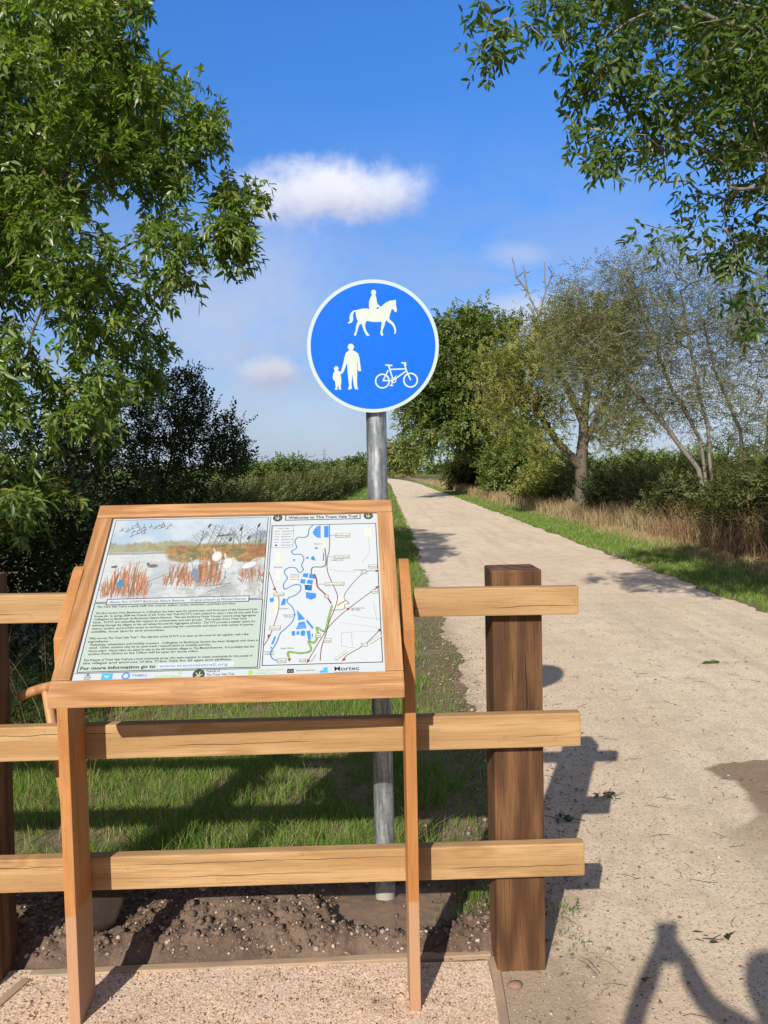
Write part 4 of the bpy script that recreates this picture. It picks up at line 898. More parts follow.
L_(B1(275,190),B1(288,205),B1(316,240),B1(308,250),B1(272,205)); L_(B1(185,262),B1(206,260),B1(206,288),B1(186,288)); L_(B1(214,262),B1(232,262),B1(230,284),B1(214,282)); L_(B1(238,265),B1(250,255),B1(268,262),B1(262,290),B1(240,288)); L_(B1(272,265),B1(295,255),B1(300,312),B1(282,312),B1(280,290)); L_(B1(84,290),B1(94,294),B1(76,340),B1(64,338)); disc(*B1(64,360),0.003,'lake',3,10)
L_(B1(305,275),B1(312,278),B1(310,300),B1(304,298))
# roads
for pts_,wd_ in (([A1(410,105),A1(410,240),A1(398,300),A1(398,380),A1(440,480),B1(458,60),B1(440,130),B1(410,200),B1(388,280),B1(362,360),B1(355,435)],0.0026),([B1(690,5),B1(520,130),B1(425,215),B1(370,290),B1(280,440)],0.0024),([A1(690,378),A1(620,385),A1(540,460),B1(495,60),B1(525,95),B1(500,105),B1(495,130),B1(425,138)],0.0020),([A1(52,385),A1(85,480),B1(108,60),B1(105,145),B1(60,280),B1(22,345)],0.0022),([B1(710,252),B1(620,340),B1(520,400),B1(490,432)],0.0022),([B1(330,400),B1(302,445)],0.0012),([B1(505,80),B1(455,110)],0.0030)):
    ribbon(smooth_line(pts_,4),wd_,'grey',4)
    ribbon(smooth_line(pts_,4),wd_*0.45,'red',5)
for a_,b_,c_ in ((A1(398,365),A1(470,380),A1(560,385)),(B1(540,165),B1(610,180),B1(730,190)),(B1(480,270),B1(540,270),B1(545,350)),(B1(670,90),B1(690,195),B1(690,200)),(B1(480,275),B1(480,350),B1(560,360)),(A1(640,180),A1(650,270),A1(600,330))): ribbon([a_,b_,c_],0.0007,'grey',2)
for k in range(20): ribbon([B1(470+k*12,210+k*1.6),B1(475+k*12,210.6+k*1.6)],0.0010,'grey',2); ribbon([B1(540+k*8,262),B1(543+k*8,262)],0.0010,'grey',2)
gl=smooth_line([A1(383,245),A1(385,345),A1(318,355),A1(303,370),A1(303,395)],4); ribbon(gl,0.0034,'green',6)
gl=smooth_line([B1(425,110),B1(405,180),B1(382,262),B1(335,240),B1(342,285),B1(318,330),B1(285,320),B1(300,375),B1(240,392),B1(168,385),B1(168,415)],4); ribbon(gl,0.0058,'green',6); ribbon(gl,0.0022,'lime',7)
ribbon(smooth_line([A1(318,398),A1(332,425),B1(340,0),B1(385,45),B1(418,95)],4),0.0042,'red',6); disc(*B1(418,95),0.0024,'black',7,10)
# arrow heads
for p,q in ((A1(690,378),(1,0)),(B1(692,2),(0.7,0.7)),(A1(85,485),(0.2,1)),(B1(50,290),(-0.3,-1)),(B1(172,430),(0,-1)),(B1(283,438),(-0.6,-1)),(B1(495,430),(-0.8,-0.6)),(B1(706,255),(0.7,0.7)),(B1(520,130),(0.7,0.6))):
    u_=np.array(q)/np.hypot(*q); n_=np.array([-u_[1],u_[0]]); p=np.array(p); poly([tuple(p+u_*0.008),tuple(p-u_*0.004+n_*0.005),tuple(p-u_*0.004-n_*0.005)],'red',8)
# place name tags
def tagbox(x0,y0,x1,y1,fn,s=None,leader=None):
    (u0,v0),(u1,v1)=fn(x0,y1),fn(x1,y0); rect(u0,v0,u1,v1,'beige',8); outline(u0,v0,u1,v1,0.0013,'grey',9)
    if s: text(s,u0+0.002,v0+(v1-v0)*0.25,(u1-u0)-0.004,(v1-v0)*0.5,'black',9)
    if leader: ribbon([fn(*leader),(u0,(v0+v1)/2)],0.001,'grey',7)
tagbox(446,156,530,180,A1,'Besthorpe',(412,168)); tagbox(438,285,526,305,A1,'Collingham',(405,295)); tagbox(384,446,496,466,A1,'Car park site',(345,456)); tagbox(642,342,692,362,A1,'Newark'); tagbox(598,378,626,396,A1,'A1')
tagbox(78,36,140,54,B1,'Cromwell'); tagbox(52,232,118,256,B1,'Sutton'); tagbox(376,306,418,328,B1,'Girton'); tagbox(326,276,354,300,B1,'Rest'); tagbox(232,428,268,444,B1,'A1133'); tagbox(100,424,152,450,B1,'Clifton'); tagbox(662,18,696,38,B1,'A46'); tagbox(598,334,636,352,B1,'A17'); tagbox(380,48,402,66,B1,'Park')
for p0,p1 in ((B1(446,428),B1(508,382)),(B1(655,330),B1(716,290))): ribbon([p0,p1],0.0075,'grey',6); ribbon([p0,p1],0.0052,'beige',7)
# legend
u0,v0=A1(66,240); u1,v1=A1(198,112); outline(u0,v0,u1,v1,0.0009,'grey',3)
for k,(s_,w_) in enumerate((('Key to Map',0.034),('National Cycle Route',0.040),('Footpath',0.03),('Bridleway',0.03),('Railway line',0.036),('Car park',0.03),('Nature Reserve',0.036))):
    vv=v1-0.012-k*0.0118; text(s_,u0+0.030 if k else u0+0.018,vv,w_,0.0052,'grey',4)
    if k and k<6: ribbon([(u0+0.006,vv+0.002),(u0+0.022,vv+0.002)],0.0016,('grey','red','green','grey','river')[k-1],4)
disc(u0+0.014,v1-0.012-6*0.0118+0.002,0.0035,'black',4,12)
for (x_,y_,s_) in ((320,222,'Reserve'),(420,318,'Collingham Station'),(80,360,'Marnham'),(180,405,'Besthorpe'),(180,418,'Nature'),(180,432,'Reserve'),(552,376,'Swinderby Rd'),): text(s_,*A1(x_,y_),0.026 if len(s_)<10 else 0.038,0.0048,'grey',8)
for (x_,y_,s_) in ((540,130,'Bee Nature Gate'),(540,140,'Brough'),(112,133,'Carlton'),(135,170,'Sutton on Trent'),(140,182,'Weir'),(25,388,'North'),(25,402,'Clifton'),(118,368,'South Clifton')): text(s_,*B1(x_,y_),0.026 if len(s_)<10 else 0.038,0.0048,'grey',8)
# sponsors strip
cy=0.0595
for k in range(3): ribbon([(-0.397,cy-0.006+k*0.005),(-0.379,cy-0.006+k*0.005)],0.0020,'grey',3)
disc(-0.388,cy+0.008,0.0035,'grey',3,10)
rect(-0.350,cy-0.010,-0.320,cy+0.010,'skyblue',3); text('w',-0.343,cy-0.004,0.015,0.012,'white',4,0.02)
disc(-0.284,cy,0.0115,'river',3); disc(-0.284,cy,0.0065,'paper',4); text('TARMAC',-0.268,cy-0.003,0.042,0.0080,'river',3,0.01)
text('sustrans',-0.204,cy-0.008,0.070,0.009,'lime',3,0.01); disc(-0.138,cy+0.006,0.0055,'lime',3,12); disc(-0.138,cy+0.006,0.003,'paper',4,12); ribbon([(-0.137,cy+0.010),(-0.130,cy+0.015)],0.0022,'lime',4)
badge(-0.085,cy-0.002,0.0170)
text('Friends of',-0.064,cy+0.004,0.036,0.0075,'black',3); text('The Trent Vale Trail',-0.064,cy-0.007,0.076,0.0080,'black',3)
disc(0.0565,cy+0.0,0.008,'lime',3,12); text('Nottinghamshire',0.071,cy+0.003,0.076,0.0070,'lime',3); text('Wildlife Trust',0.071,cy-0.007,0.056,0.0070,'lime',3)
rect(0.158,cy-0.006,0.176,cy+0.007,'black',3); text('C2',0.161,cy-0.003,0.012,0.007,'white',4); text('Newark Community Projects',0.182,cy-0.001,0.054,0.0050,'grey',3)
poly([(0.248,cy-0.008),(0.270,cy-0.008),(0.270,cy+0.009),(0.256,cy+0.007),(0.260,cy+0.001),(0.248,cy-0.002)],'skyblue',3); text('Mortec',0.289,cy-0.003,0.069,0.0135,'black',3,0.008); ribbon([(0.289,cy-0.008),(0.356,cy-0.008)],0.0014,'grey',3)
panel=link('printed_panel',mesh_np('printed_panel',pv,pf,inkm,False,pm)); topobj(panel); panel['label']='white printed trail map and text sheet'

# the painting, brushed in numpy onto a fine grid
nx,ny=420,250
S_,T_=np.meshgrid(np.linspace(0,1,nx),np.linspace(0,1,ny)); img=np.zeros((ny,nx,3))
def vnoise(fx,fy,k):
    r=np.random.default_rng(k); g=r.random((int(fy)+2,int(fx)+2)); xs=S_*fx; ys_=T_*fy; xi=xs.astype(int); yi=ys_.astype(int); fx_=xs-xi; fy_=ys_-yi; fx_=fx_*fx_*(3-2*fx_); fy_=fy_*fy_*(3-2*fy_)
    return (g[yi,xi]*(1-fx_)+g[yi,xi+1]*fx_)*(1-fy_)+(g[yi+1,xi]*(1-fx_)+g[yi+1,xi+1]*fx_)*fy_
def fb(f,k): return 0.5*vnoise(f,f*0.7,k)+0.3*vnoise(f*2.3,f*1.9,k+1)+0.2*vnoise(f*5.1,f*4.3,k+2)
def lay(mask,c,a_=1.0):
    global img; m_=np.clip(mask,0,1)[...,None]*a_; img=img*(1-m_)+np.array(c)*m_
def ss(x,a_,b_): t_=np.clip((x-a_)/(b_-a_),0,1); return t_*t_*(3-2*t_)
img[:]=(0.62,0.70,0.76); lay(ss(fb(4,1),0.4,0.7)*(T_<0.35),(0.36,0.52,0.70),0.5); lay(ss(T_,0.36,0.42),(0.66,0.70,0.71))
lay(ss(fb(9,4),0.45,0.65)*ss(T_,0.4,0.6),(0.42,0.47,0.50),0.45)
hz_=0.36-0.06*vnoise(14,1,9)-0.03*vnoise(60,1,10); lay(ss(T_,hz_-0.02,hz_+0.02)*(T_<0.425),(0.36,0.36,0.20),0.75); lay(ss(fb(22,14),0.45,0.6)*(T_>hz_)*(T_<0.42)*(S_<0.6),(0.42,0.27,0.10),0.5)
lay(((np.abs(T_-0.44)<0.012)&(S_<0.42))*1.0,(0.20,0.24,0.22),0.6)
bank=ss(S_+0.10*(vnoise(20,1,21)-0.5)-0.55*(T_-0.46),0.30,0.48)*ss(T_,0.335,0.37)*ss(0.60-0.07*vnoise(30,1,23)+0.02*np.sin(S_*30)-T_,0.0,0.03)
lay(bank,(0.42,0.30,0.09)); lay(bank*ss(fb(13,31),0.48,0.60),(0.50,0.25,0.07),0.75); lay(bank*ss(fb(33,47),0.50,0.58),(0.56,0.44,0.20),0.55); lay(bank*ss(fb(41,57),0.55,0.62),(0.22,0.15,0.08),0.6); lay(bank*ss(fb(20,37),0.52,0.62),(0.18,0.21,0.06),0.7); lay(bank*ss(S_,0.82,0.95),(0.42,0.12,0.03),0.5)
def stroke(s0,t0,s1,t1,wd_,c,al=0.9):
    d=np.array([s1-s0,t1-t0]); L=d@d+1e-9; asp=0.58
    u=np.clip(((S_-s0)*d[0]+(T_-t0)*d[1])/L,0,1); dx=(S_-s0-u*d[0]); dy=(T_-t0-u*d[1])*asp; lay(1-ss(np.hypot(dx,dy),wd_*0.5,wd_*1.2),c,al)
r2=np.random.default_rng(3)
def twigtree(s0,t0,l,lean,n=7):
    stroke(s0,t0,s0+lean*l,t0-l,0.0030,(0.16,0.15,0.14),0.85)
    for k in range(n):
        f=0.25+0.7*k/n; sd=1 if k%2 else -1; q=l*(1-f)*0.7+0.02; xx=s0+lean*l*f; tt=t0-l*f
        stroke(xx,tt,xx+sd*q*0.42,tt-q*0.9,0.0018,(0.22,0.21,0.20),0.75)
        stroke(xx+sd*q*0.2,tt-q*0.45,xx+sd*q*0.5,tt-q*0.6,0.0014,(0.27,0.26,0.25),0.6)
for _ in range(15): twigtree(r2.uniform(0.52,0.98),0.385,r2.uniform(0.16,0.33),r2.uniform(-0.25,0.35))
for _ in range(90): s0=r2.uniform(0.0,1.0); t0=r2.uniform(0.45,0.98); stroke(s0,t0,s0+r2.uniform(0.02,0.10),t0+r2.uniform(-0.004,0.004),0.0030,((0.40,0.47,0.54),(0.46,0.44,0.38),(0.33,0.38,0.42))[_%3],0.40)
lay(ss(fb(16,61),0.46,0.60)*ss(S_,0.40,0.6)*ss(T_,0.58,0.66),(0.36,0.37,0.30),0.45)
pal=[(0.46,0.10,0.04),(0.55,0.20,0.07),(0.62,0.34,0.14),(0.30,0.08,0.05),(0.25,0.24,0.08)]
for (sx0,sx1,tb,hh,n_) in ((0.02,0.30,0.98,0.36,150),(0.38,0.58,0.86,0.24,80),(0.58,0.74,0.86,0.46,70),(0.86,1.0,0.84,0.20,40)):
    for _ in range(n_):
        f=r2.random(); s0=sx0+(sx1-sx0)*f; k=math.sin(math.pi*f)**0.5; t0=tb-r2.uniform(0,0.12); stroke(s0,t0,s0+r2.uniform(-0.03,0.03),t0-hh*k*r2.uniform(0.4,1),0.0030,pal[r2.integers(5)],0.75)
for _ in range(60): s0=r2.uniform(0.36,1.0); t0=r2.uniform(0.80,0.99); stroke(s0,t0,s0+r2.uniform(-.01,.01),t0+0.05,0.0022,((0.36,0.30,0.22),(0.40,0.46,0.52))[_%2],0.5)
def ell(cx,cy_,rx_,ry_,c,al=1.0,ang=0):
    X_=(S_-cx); Y_=(T_-cy_)*0.58; ca,sa=math.cos(ang),math.sin(ang); lay(1-ss(np.hypot((X_*ca+Y_*sa)/rx_,(-X_*sa+Y_*ca)/(ry_)),0.85,1.1),c,al)
for (cx,cy_,rx_,ry_,an) in ((0.695,0.50,0.030,0.036,0.3),(0.768,0.59,0.030,0.040,0.2),(0.905,0.615,0.050,0.020,-0.35)): ell(cx,cy_,rx_*1.1,ry_*1.1,(0.40,0.42,0.42),0.8,an); ell(cx,cy_,rx_,ry_,(0.76,0.78,0.78),1,an)
stroke(0.685,0.47,0.668,0.40,0.006,(0.74,0.76,0.76)); stroke(0.668,0.40,0.650,0.415,0.0022,(0.5,0.4,0.15)); stroke(0.758,0.56,0.742,0.47,0.006,(0.74,0.76,0.76)); stroke(0.742,0.47,0.724,0.485,0.0022,(0.5,0.4,0.15)); stroke(0.69,0.58,0.69,0.68,0.002,(0.15,0.15,0.14)); stroke(0.76,0.68,0.76,0.78,0.002,(0.15,0.15,0.14)); stroke(0.93,0.57,0.975,0.545,0.004,(0.5,0.35,0.12))
ell(0.575,0.72,0.022,0.052,(0.26,0.33,0.42),1,-0.35); stroke(0.555,0.64,0.535,0.53,0.005,(0.42,0.47,0.52)); ell(0.53,0.52,0.012,0.006,(0.5,0.5,0.5)); stroke(0.53,0.52,0.505,0.53,0.0022,(0.5,0.4,0.15))
ell(0.12,0.815,0.020,0.036,(0.03,0.32,0.55),1,0.25); ell(0.112,0.86,0.010,0.02,(0.5,0.22,0.06)); 
ell(0.30,0.60,0.034,0.013,(0.25,0.20,0.15)); ell(0.268,0.575,0.010,0.009,(0.10,0.16,0.10)); ell(0.06,0.60,0.022,0.008,(0.14,0.13,0.13))
for (s0,t0,s1,t1) in ((0.64,0.79,0.74,0.69),(0.64,0.86,0.80,0.83),(0.66,0.93,0.78,0.85),(0.60,0.64,0.75,0.58),(0.27,0.80,0.40,0.70)): stroke(s0,t0,s1,t1,0.0026,(0.12,0.11,0.11),0.8)
for (cx,cy_) in ((0.05,0.14),(0.09,0.15),(0.115,0.12),(0.13,0.16),(0.15,0.10),(0.165,0.14),(0.19,0.11),(0.18,0.17),(0.155,0.19),(0.125,0.215),(0.20,0.14),(0.235,0.10),(0.265,0.12),(0.285,0.09),(0.305,0.115),(0.32,0.10),(0.345,0.125),(0.36,0.09),(0.31,0.07),(0.20,0.185),(0.14,0.07)):
    stroke(cx-0.012,cy_+0.008,cx+0.012,cy_-0.008,0.0030,(0.05,0.06,0.06)); stroke(cx,cy_,cx+0.002,cy_-0.045*r2.uniform(0.5,1),0.0026,(0.06,0.07,0.07))
stroke(0.68,0.24,0.76,0.225,0.006,(0.05,0.05,0.06)); stroke(0.70,0.245,0.685,0.20,0.003,(0.06,0.06,0.06))
for cx,cy_ in ((0.83,0.15),(0.945,0.11),(0.62,0.10),(0.885,0.27),(0.77,0.29)): ell(cx,cy_,0.008,0.018,(0.06,0.06,0.07),1,0.4)
img=(img**1.35)*0.72; img=np.clip(img*(0.93+0.14*vnoise(160,110,77))[...,None],0,1)
gv=np.stack([AX0+S_*(AX1-AX0)*0.998,AY1-T_*(AY1-AY0),np.full_like(S_,-0.010+2*LAY)],-1).reshape(-1,3)
gv[:,0]=AX0+0.001+(S_.ravel())*(AX1-AX0-0.002)
idx=np.arange(nx*ny).reshape(ny,nx); gf=np.stack([idx[1:,:-1],idx[1:,1:],idx[:-1,1:],idx[:-1,:-1]],-1).reshape(-1,4)
m,t=mat('watercolour'); ca=t.n('ShaderNodeVertexColor',layer_name='paint').outputs[0]; co=t.n('ShaderNodeTexCoord').outputs['Object']
out(t,t.n('ShaderNodeBsdfPrincipled',{'Base Color':t.mix(t.math('MULTIPLY',t.noise(co,300,3),0.15),ca,(0.6,0.62,0.6)),'Roughness':0.4,'Specular IOR Level':0.35}).outputs[0])
me=mesh_np('wildlife_painting',gv,gf,m); at_=me.color_attributes.new('paint','FLOAT_COLOR','POINT'); at_.data.foreach_set('color',np.concatenate([img.reshape(-1,3),np.ones((nx*ny,1))],1).astype(np.float32).ravel())
po=link('wildlife_painting',me); topobj(po); po['label']='watercolour of reeds, water birds and autumn reedbank'

# ------------------------------------------------------------------ round path sign on its galvanised pole
SX,SY,SZ=-0.0275,2.765,2.040; 
sign=empty('path_sign',(-0.0215,2.775,0)); tag(sign,'round blue and white sign for riders, walkers and cyclists on a grey metal pole','sign')
m,t=mat('galvanised_steel'); co=t.n('ShaderNodeTexCoord').outputs['Object']; v=t.n('ShaderNodeTexVoronoi',{'Vector':co,'Scale':60.0}); n_=t.noise(t.mapping(co,(1,1,0.15)),30,5,0.7)
c=t.mix(v.outputs['Distance'],(0.30,0.33,0.34),(0.52,0.55,0.56)); c=t.mix(t.math('MULTIPLY',t.smooth(n_,0.42,0.6),0.8),c,(0.13,0.15,0.16)); c=t.mix(t.math('MULTIPLY',t.smooth(t.noise(t.mapping(co,(1,1,0.05)),70,4,0.7),0.55,0.65),0.6),c,(0.62,0.66,0.66))
zz=t.n('ShaderNodeSeparateXYZ',{0:co}).outputs[2]; mudk=t.smooth(t.math('ADD',zz,t.math('MULTIPLY',n_,0.08)),0.155,0.115)
c=t.mix(mudk,c,(0.38,0.35,0.29))
out(t,t.n('ShaderNodeBsdfPrincipled',{'Base Color':c,'Metallic':t.math('MULTIPLY',t.math('SUBTRACT',1.0,mudk),0.7),'Roughness':t.math('ADD',0.38,t.math('MULTIPLY',n_,0.25)),'Normal':bump(t,n_,0.15,0.002)}).outputs[0]); M['galv']=m
o=bm_obj('pole',cyl_bm(0.0365,-0.3,2.20,40),M['galv'],sign,True)
m_=o.modifiers.new('e','EDGE_SPLIT')
o=bm_obj('pole_cap',cyl_bm(0.039,2.195,2.222,32,0.035),plain('black_plastic',(0.02,0.02,0.02),0.5),sign,True)
plate=empty('sign_plate',(SX-sign.location.x,-0.055,SZ)); plate.parent=sign
RD=0.2305
def disc_bm(r,th,n=96):
    bm=bmesh.new(); g=bmesh.ops.create_cone(bm,cap_ends=True,segments=n,radius1=r,radius2=r,depth=th); bmesh.ops.rotate(bm,verts=bm.verts,matrix=Matrix.Rotation(math.pi/2,3,'X')); return bm
M['sign_back']=plain('grey_aluminium',(0.42,0.43,0.44),0.45,0.5)
def reflective(name,c):
    m,t=mat(name); co=t.n('ShaderNodeTexCoord').outputs['Object']; br=t.n('ShaderNodeTexVoronoi',{'Vector':co,'Scale':330.0},feature='DISTANCE_TO_EDGE').outputs[0]; n_=t.noise(co,7,4)
    cc=t.mix(t.math('MULTIPLY',t.smooth(br,0.10,0.0),0.02),c,(0.7,0.75,0.8)); cc=t.mix(t.math('MULTIPLY',n_,0.12),cc,tuple(x*0.7 for x in c))
    out(t,t.n('ShaderNodeBsdfPrincipled',{'Base Color':cc,'Roughness':0.55,'Specular IOR Level':0.12}).outputs[0]); return m
M['sblue']=reflective('reflective_blue',(0.0008,0.125,0.70)); M['swhite']=reflective('reflective_white',(0.52,0.61,0.53)); M['srim']=reflective('reflective_rim',(0.46,0.55,0.56))
bm=disc_bm(RD,0.003); o=bm_obj('rim',bm,M['srim'],plate)
bm=disc_bm(RD*0.945,0.001); o=bm_obj('blue_face',bm,M['sblue'],plate); o.location=(0,-0.0021,0)
bm=bmesh.new()
bm.free()
for z in (-0.12,0.12): bm_obj('mounting_channel',box_bm(-0.15,0.15,0.002,0.014,z-0.015,z+0.015,0.002),M['sign_back'],plate)
def sympx(crop,x,y):
    if crop==1: px,py=340+x*65/768,285+y*55/650
    else: px,py=325+x*100/768,338+y*58/445
    q=at(px,py,SY-0.045); return (q[0]-SX,q[2]-SZ)
def symbol(name,polys,strokes=(),crop=1,circ=()):
    V=[];F=[]
    def addp(pts,k_):
        k=len(V); z=-0.0032-0.0001*k_
        for a_,b_ in pts: V.append((a_,z,b_))
        for tr in tessellate_polygon([[Vector((a_,b_,0)) for a_,b_ in pts]]): F.append(tuple(k+i for i in tr))
    for j,pp in enumerate(polys): addp([sympx(crop,*q) for q in pp],j)
    kk=len(polys)
    for (a_,b_,wd_) in strokes:
        p=np.array(sympx(crop,*a_));q=np.array(sympx(crop,*b_)); d=q-p;L=np.linalg.norm(d); n_=np.array([-d[1],d[0]])/L*wd_/2; e=d/L*wd_*0.3
        addp([tuple(p-n_-e),tuple(q-n_+e),tuple(q+n_+e),tuple(p+n_-e)],kk); kk+=1
    for (cx,cy_,r,wd_) in circ:
        c0=np.array(sympx(crop,cx,cy_)); n=40; z=-0.0032-0.0001*kk; k=len(V); kk+=1
        for i in range(n):
            a_=i*2*math.pi/n
            for rr in (r-wd_/2,r+wd_/2): V.append((c0[0]+rr*math.cos(a_),z,c0[1]+rr*math.sin(a_)))
        for i in range(n):
            j=(i+1)%n; F.append((k+2*i,k+2*i+1,k+2*j+1)); F.append((k+2*i,k+2*j+1,k+2*j))
    return link(name,mesh_np(name,V,F,M['swhite']),plate)
def circpoly(cx,cy_,rx_,ry_=None,n=18): return [(cx+rx_*math.cos(i*2*math.pi/n),cy_+(ry_ or rx_)*math.sin(i*2*math.pi/n)) for i in range(n)]
horse=[(210,295),(260,282),(320,280),(355,292),(400,300),(450,285),(490,255),(540,210),(590,188),(640,182),(658,175),(662,205),(660,235),(672,290),(668,322),(645,320),(636,296),(612,285),(600,320),(588,360),(580,405),(610,430),(640,460),(655,500),(664,545),(655,580),(638,578),(646,545),(632,500),(612,470),(570,440),(548,418),(535,440),(522,490),(506,530),(500,560),(514,596),(488,602),(474,565),(484,535),(486,500),(494,435),(440,440),(380,438),(320,425),(300,450),(296,500),(312,545),(330,570),(350,598),(325,606),(300,580),(282,540),(262,480),(255,460),(232,470),(214,510),(204,550),(190,600),(164,598),(170,570),(186,545),(188,500),(200,455),(212,430),(196,395),(188,350),(186,318),(165,320),(152,360),(158,410),(140,445),(98,460),(94,450),(118,425),(112,385),(126,335),(160,305)]
rider=[(378,120),(420,120),(430,160),(438,215),(462,245),(486,262),(470,272),(440,262),(432,285),(428,320),(400,335),(350,315),(345,290),(342,240),(345,195),(358,155)]
symbol('horse_and_rider_symbol',[horse,rider,circpoly(397,92,30,33)],crop=1)
adult=[(185,95),(214,95),(240,108),(256,122),(266,160),(272,215),(278,252),(262,258),(250,240),(252,200),(246,180),(248,260),(246,330),(248,375),(256,394),(232,394),(222,370),(216,330),(212,280),(206,330),(204,368),(208,386),(192,396),(176,394),(186,368),(180,320),(174,260),(170,190),(160,215),(148,250),(134,272),(120,272),(128,240),(140,200),(148,160),(158,118)]
child=[(76,252),(100,252),(116,258),(134,262),(138,272),(118,278),(124,300),(126,345),(120,370),(126,396),(108,398),(102,360),(96,378),(96,398),(76,398),(82,376),(78,330),(70,328),(60,310),(62,278)]
symbol('adult_and_child_symbol',[adult,child,circpoly(199,70,24,25),circpoly(87,236,18,19)],crop=2)
W1=0.0046
symbol('bicycle_symbol',[],[((466,208),(514,212),W1*1.1),((488,212),(524,325),W1),((500,242),(622,238),W1),((524,325),(622,255),W1),((484,250),(446,328),W1),((446,328),(524,328),W1),((608,195),(624,250),W1),((624,250),(656,322),W1),((588,192),(618,192),W1),((618,192),(620,214),W1),((524,325),(545,292),W1*.8),((524,325),(508,366),W1*.8),((500,366),(520,366),W1)],2,[(441,332,0.0237,0.0052),(657,325,0.0237,0.0052),(527,327,0.0078,0.0035)])

# ------------------------------------------------------------------ spade leaning behind the fence
tp=at(46,689,2.50); bt=Vector(at(79,880,2.56)); tpv=Vector(tp)
spade=empty('spade',bt); tag(spade,'wooden T-handled spade leaning behind the rails by the left board leg','spade')
d=(tpv-bt); bm=bmesh.new(); g=bmesh.ops.create_cone(bm,cap_ends=True,segments=16,radius1=0.017,radius2=0.015,depth=d.length)
bmesh.ops.translate(bm,verts=bm.verts,vec=(0,0,d.length/2)); o=bm_obj('shaft',bm,M['tool_wood'],spade,True,rot=d.to_track_quat('Z','Y').to_euler())
bm=bmesh.new()
hp=[(-0.088,-0.024),(-0.055,-0.011),(-0.02,0.000),(0.02,0.009),(0.055,0.016),(0.085,0.020)]
for (a_,b_),(c_,e_) in zip(hp[:-1],hp[1:]): bar(bm,(a_,0,b_),(c_,0,e_),0.0165,14)
for a_,b_ in hp[1:-1]:
    g=bmesh.ops.create_uvsphere(bm,u_segments=14,v_segments=8,radius=0.0165); bmesh.ops.translate(bm,verts=g['verts'],vec=(a_,0,b_))
bm_obj('grip',bm,M['tool_wood'],spade,True,loc=tuple(d))
m,t=mat('soiled_steel'); co=t.n('ShaderNodeTexCoord').outputs['Object']; n_=t.noise(co,14,6,0.7)
out(t,t.n('ShaderNodeBsdfPrincipled',{'Base Color':t.mix(n_,(0.035,0.022,0.015),(0.115,0.08,0.058)),'Metallic':0.15,'Roughness':0.75,'Normal':bump(t,n_,0.4,0.004)}).outputs[0])
bm=bmesh.new(); n=14; rows=8; vv=[]
for j in range(rows+1):
    f=j/rows; half=0.088*(1-0.25*max(0,f-0.6)**1.5*4); z=0.02-0.22*f
    vv.append([bm.verts.new(((i/n-0.5)*2*half, -0.012*math.cos((i/n-0.5)*math.pi)-0.02*f+0.02, z-0.03*f*(1-((i/n-0.5)*2)**2))) for i in range(n+1)])
for j in range(rows):
    for i in range(n): bm.faces.new((vv[j][i],vv[j][i+1],vv[j+1][i+1],vv[j+1][i]))
bmesh.ops.solidify(bm,geom=list(bm.faces),thickness=0.004)
bm_obj('blade',bm,m,spade,True,loc=(0.075,0,0.05),rot=(0,0.12,0.1))

# ------------------------------------------------------------------ small single things on the ground
g0=gnd(711,665); vv=template([leaflet(0.085,0.05,(0,0),0.2,0.35,0.1),leaflet(0.08,0.045,(0.01,0.0),2.9,0.3,0.1),leaflet(0.06,0.035,(0,0),1.4,0.4,0.1)])
V,F=place(vv,np.array([[0,0,0.012]]),np.array([[1.0,0.1,0.02]]),np.array([1.0]),0.1)
o=link('fallen_leaf',mesh_np('fallen_leaf',V,F,M['ash_leaf'])); o.location=(g0[0],g0[1],0.006); tag(o,'single green fallen leaf lying on the pale path','leaf')
g0=gnd(698,667); 
def twigclump(px,py,lab,n,seed,r=0.06,leafy=True):
    rr=random.Random(seed); g0=gnd(px,py); root=empty('fallen_twig',(g0[0],g0[1],0.004)); tag(root,lab,'twig'); bm=bmesh.new()
    for _ in range(n):
        a_=rr.uniform(0,6.28); p0=Vector((rr.uniform(-r,r),rr.uniform(-r,r)*0.6,0.004)); l=rr.uniform(0.02,0.07); p1=p0+Vector((math.cos(a_)*l,math.sin(a_)*l,rr.uniform(0,0.02))); bar(bm,p0,p1,0.0016,5)
    bm_obj('stem',bm,M['bark_dark'],root)
    P_=np.array([(rr.uniform(-r,r),rr.uniform(-r,r)*0.6,0.006) for _ in range(n)]); V,F=place(template([leaflet(0.05,0.02)]),P_,rng.normal(size=(n,3))*np.array([1,1,0.15]),np.full(n,0.8)); link('withered_leaves',mesh_np('withered_leaves',V,F,M['thorn_leaf']),root)
twigclump(606,798,'dark withered twig with curled leaves on the path by the rail shadow',9,3,0.05)
twigclump(566,822,'small heap of black twigs inside the fence post shadow',7,4,0.045)
twigclump(716,940,'long brown twig lying near the bottom right of the path',5,5,0.05)
bm=bmesh.new(); bmesh.ops.create_icosphere(bm,subdivisions=3,radius=1)
for v_ in bm.verts: v_.co=Vector((v_.co.x*0.024,v_.co.y*0.017,v_.co.z*0.010))*(1+0.15*noise.noise(v_.co*1.6))
g0=gnd(515,987); o=bm_obj('pebble',bm,stonemat('red_brown_stone',(0.30,0.17,0.12)),None,True); o.location=(g0[0],g0[1],0.007); tag(o,'flat reddish brown pebble at the foot of the right fence post','stone')
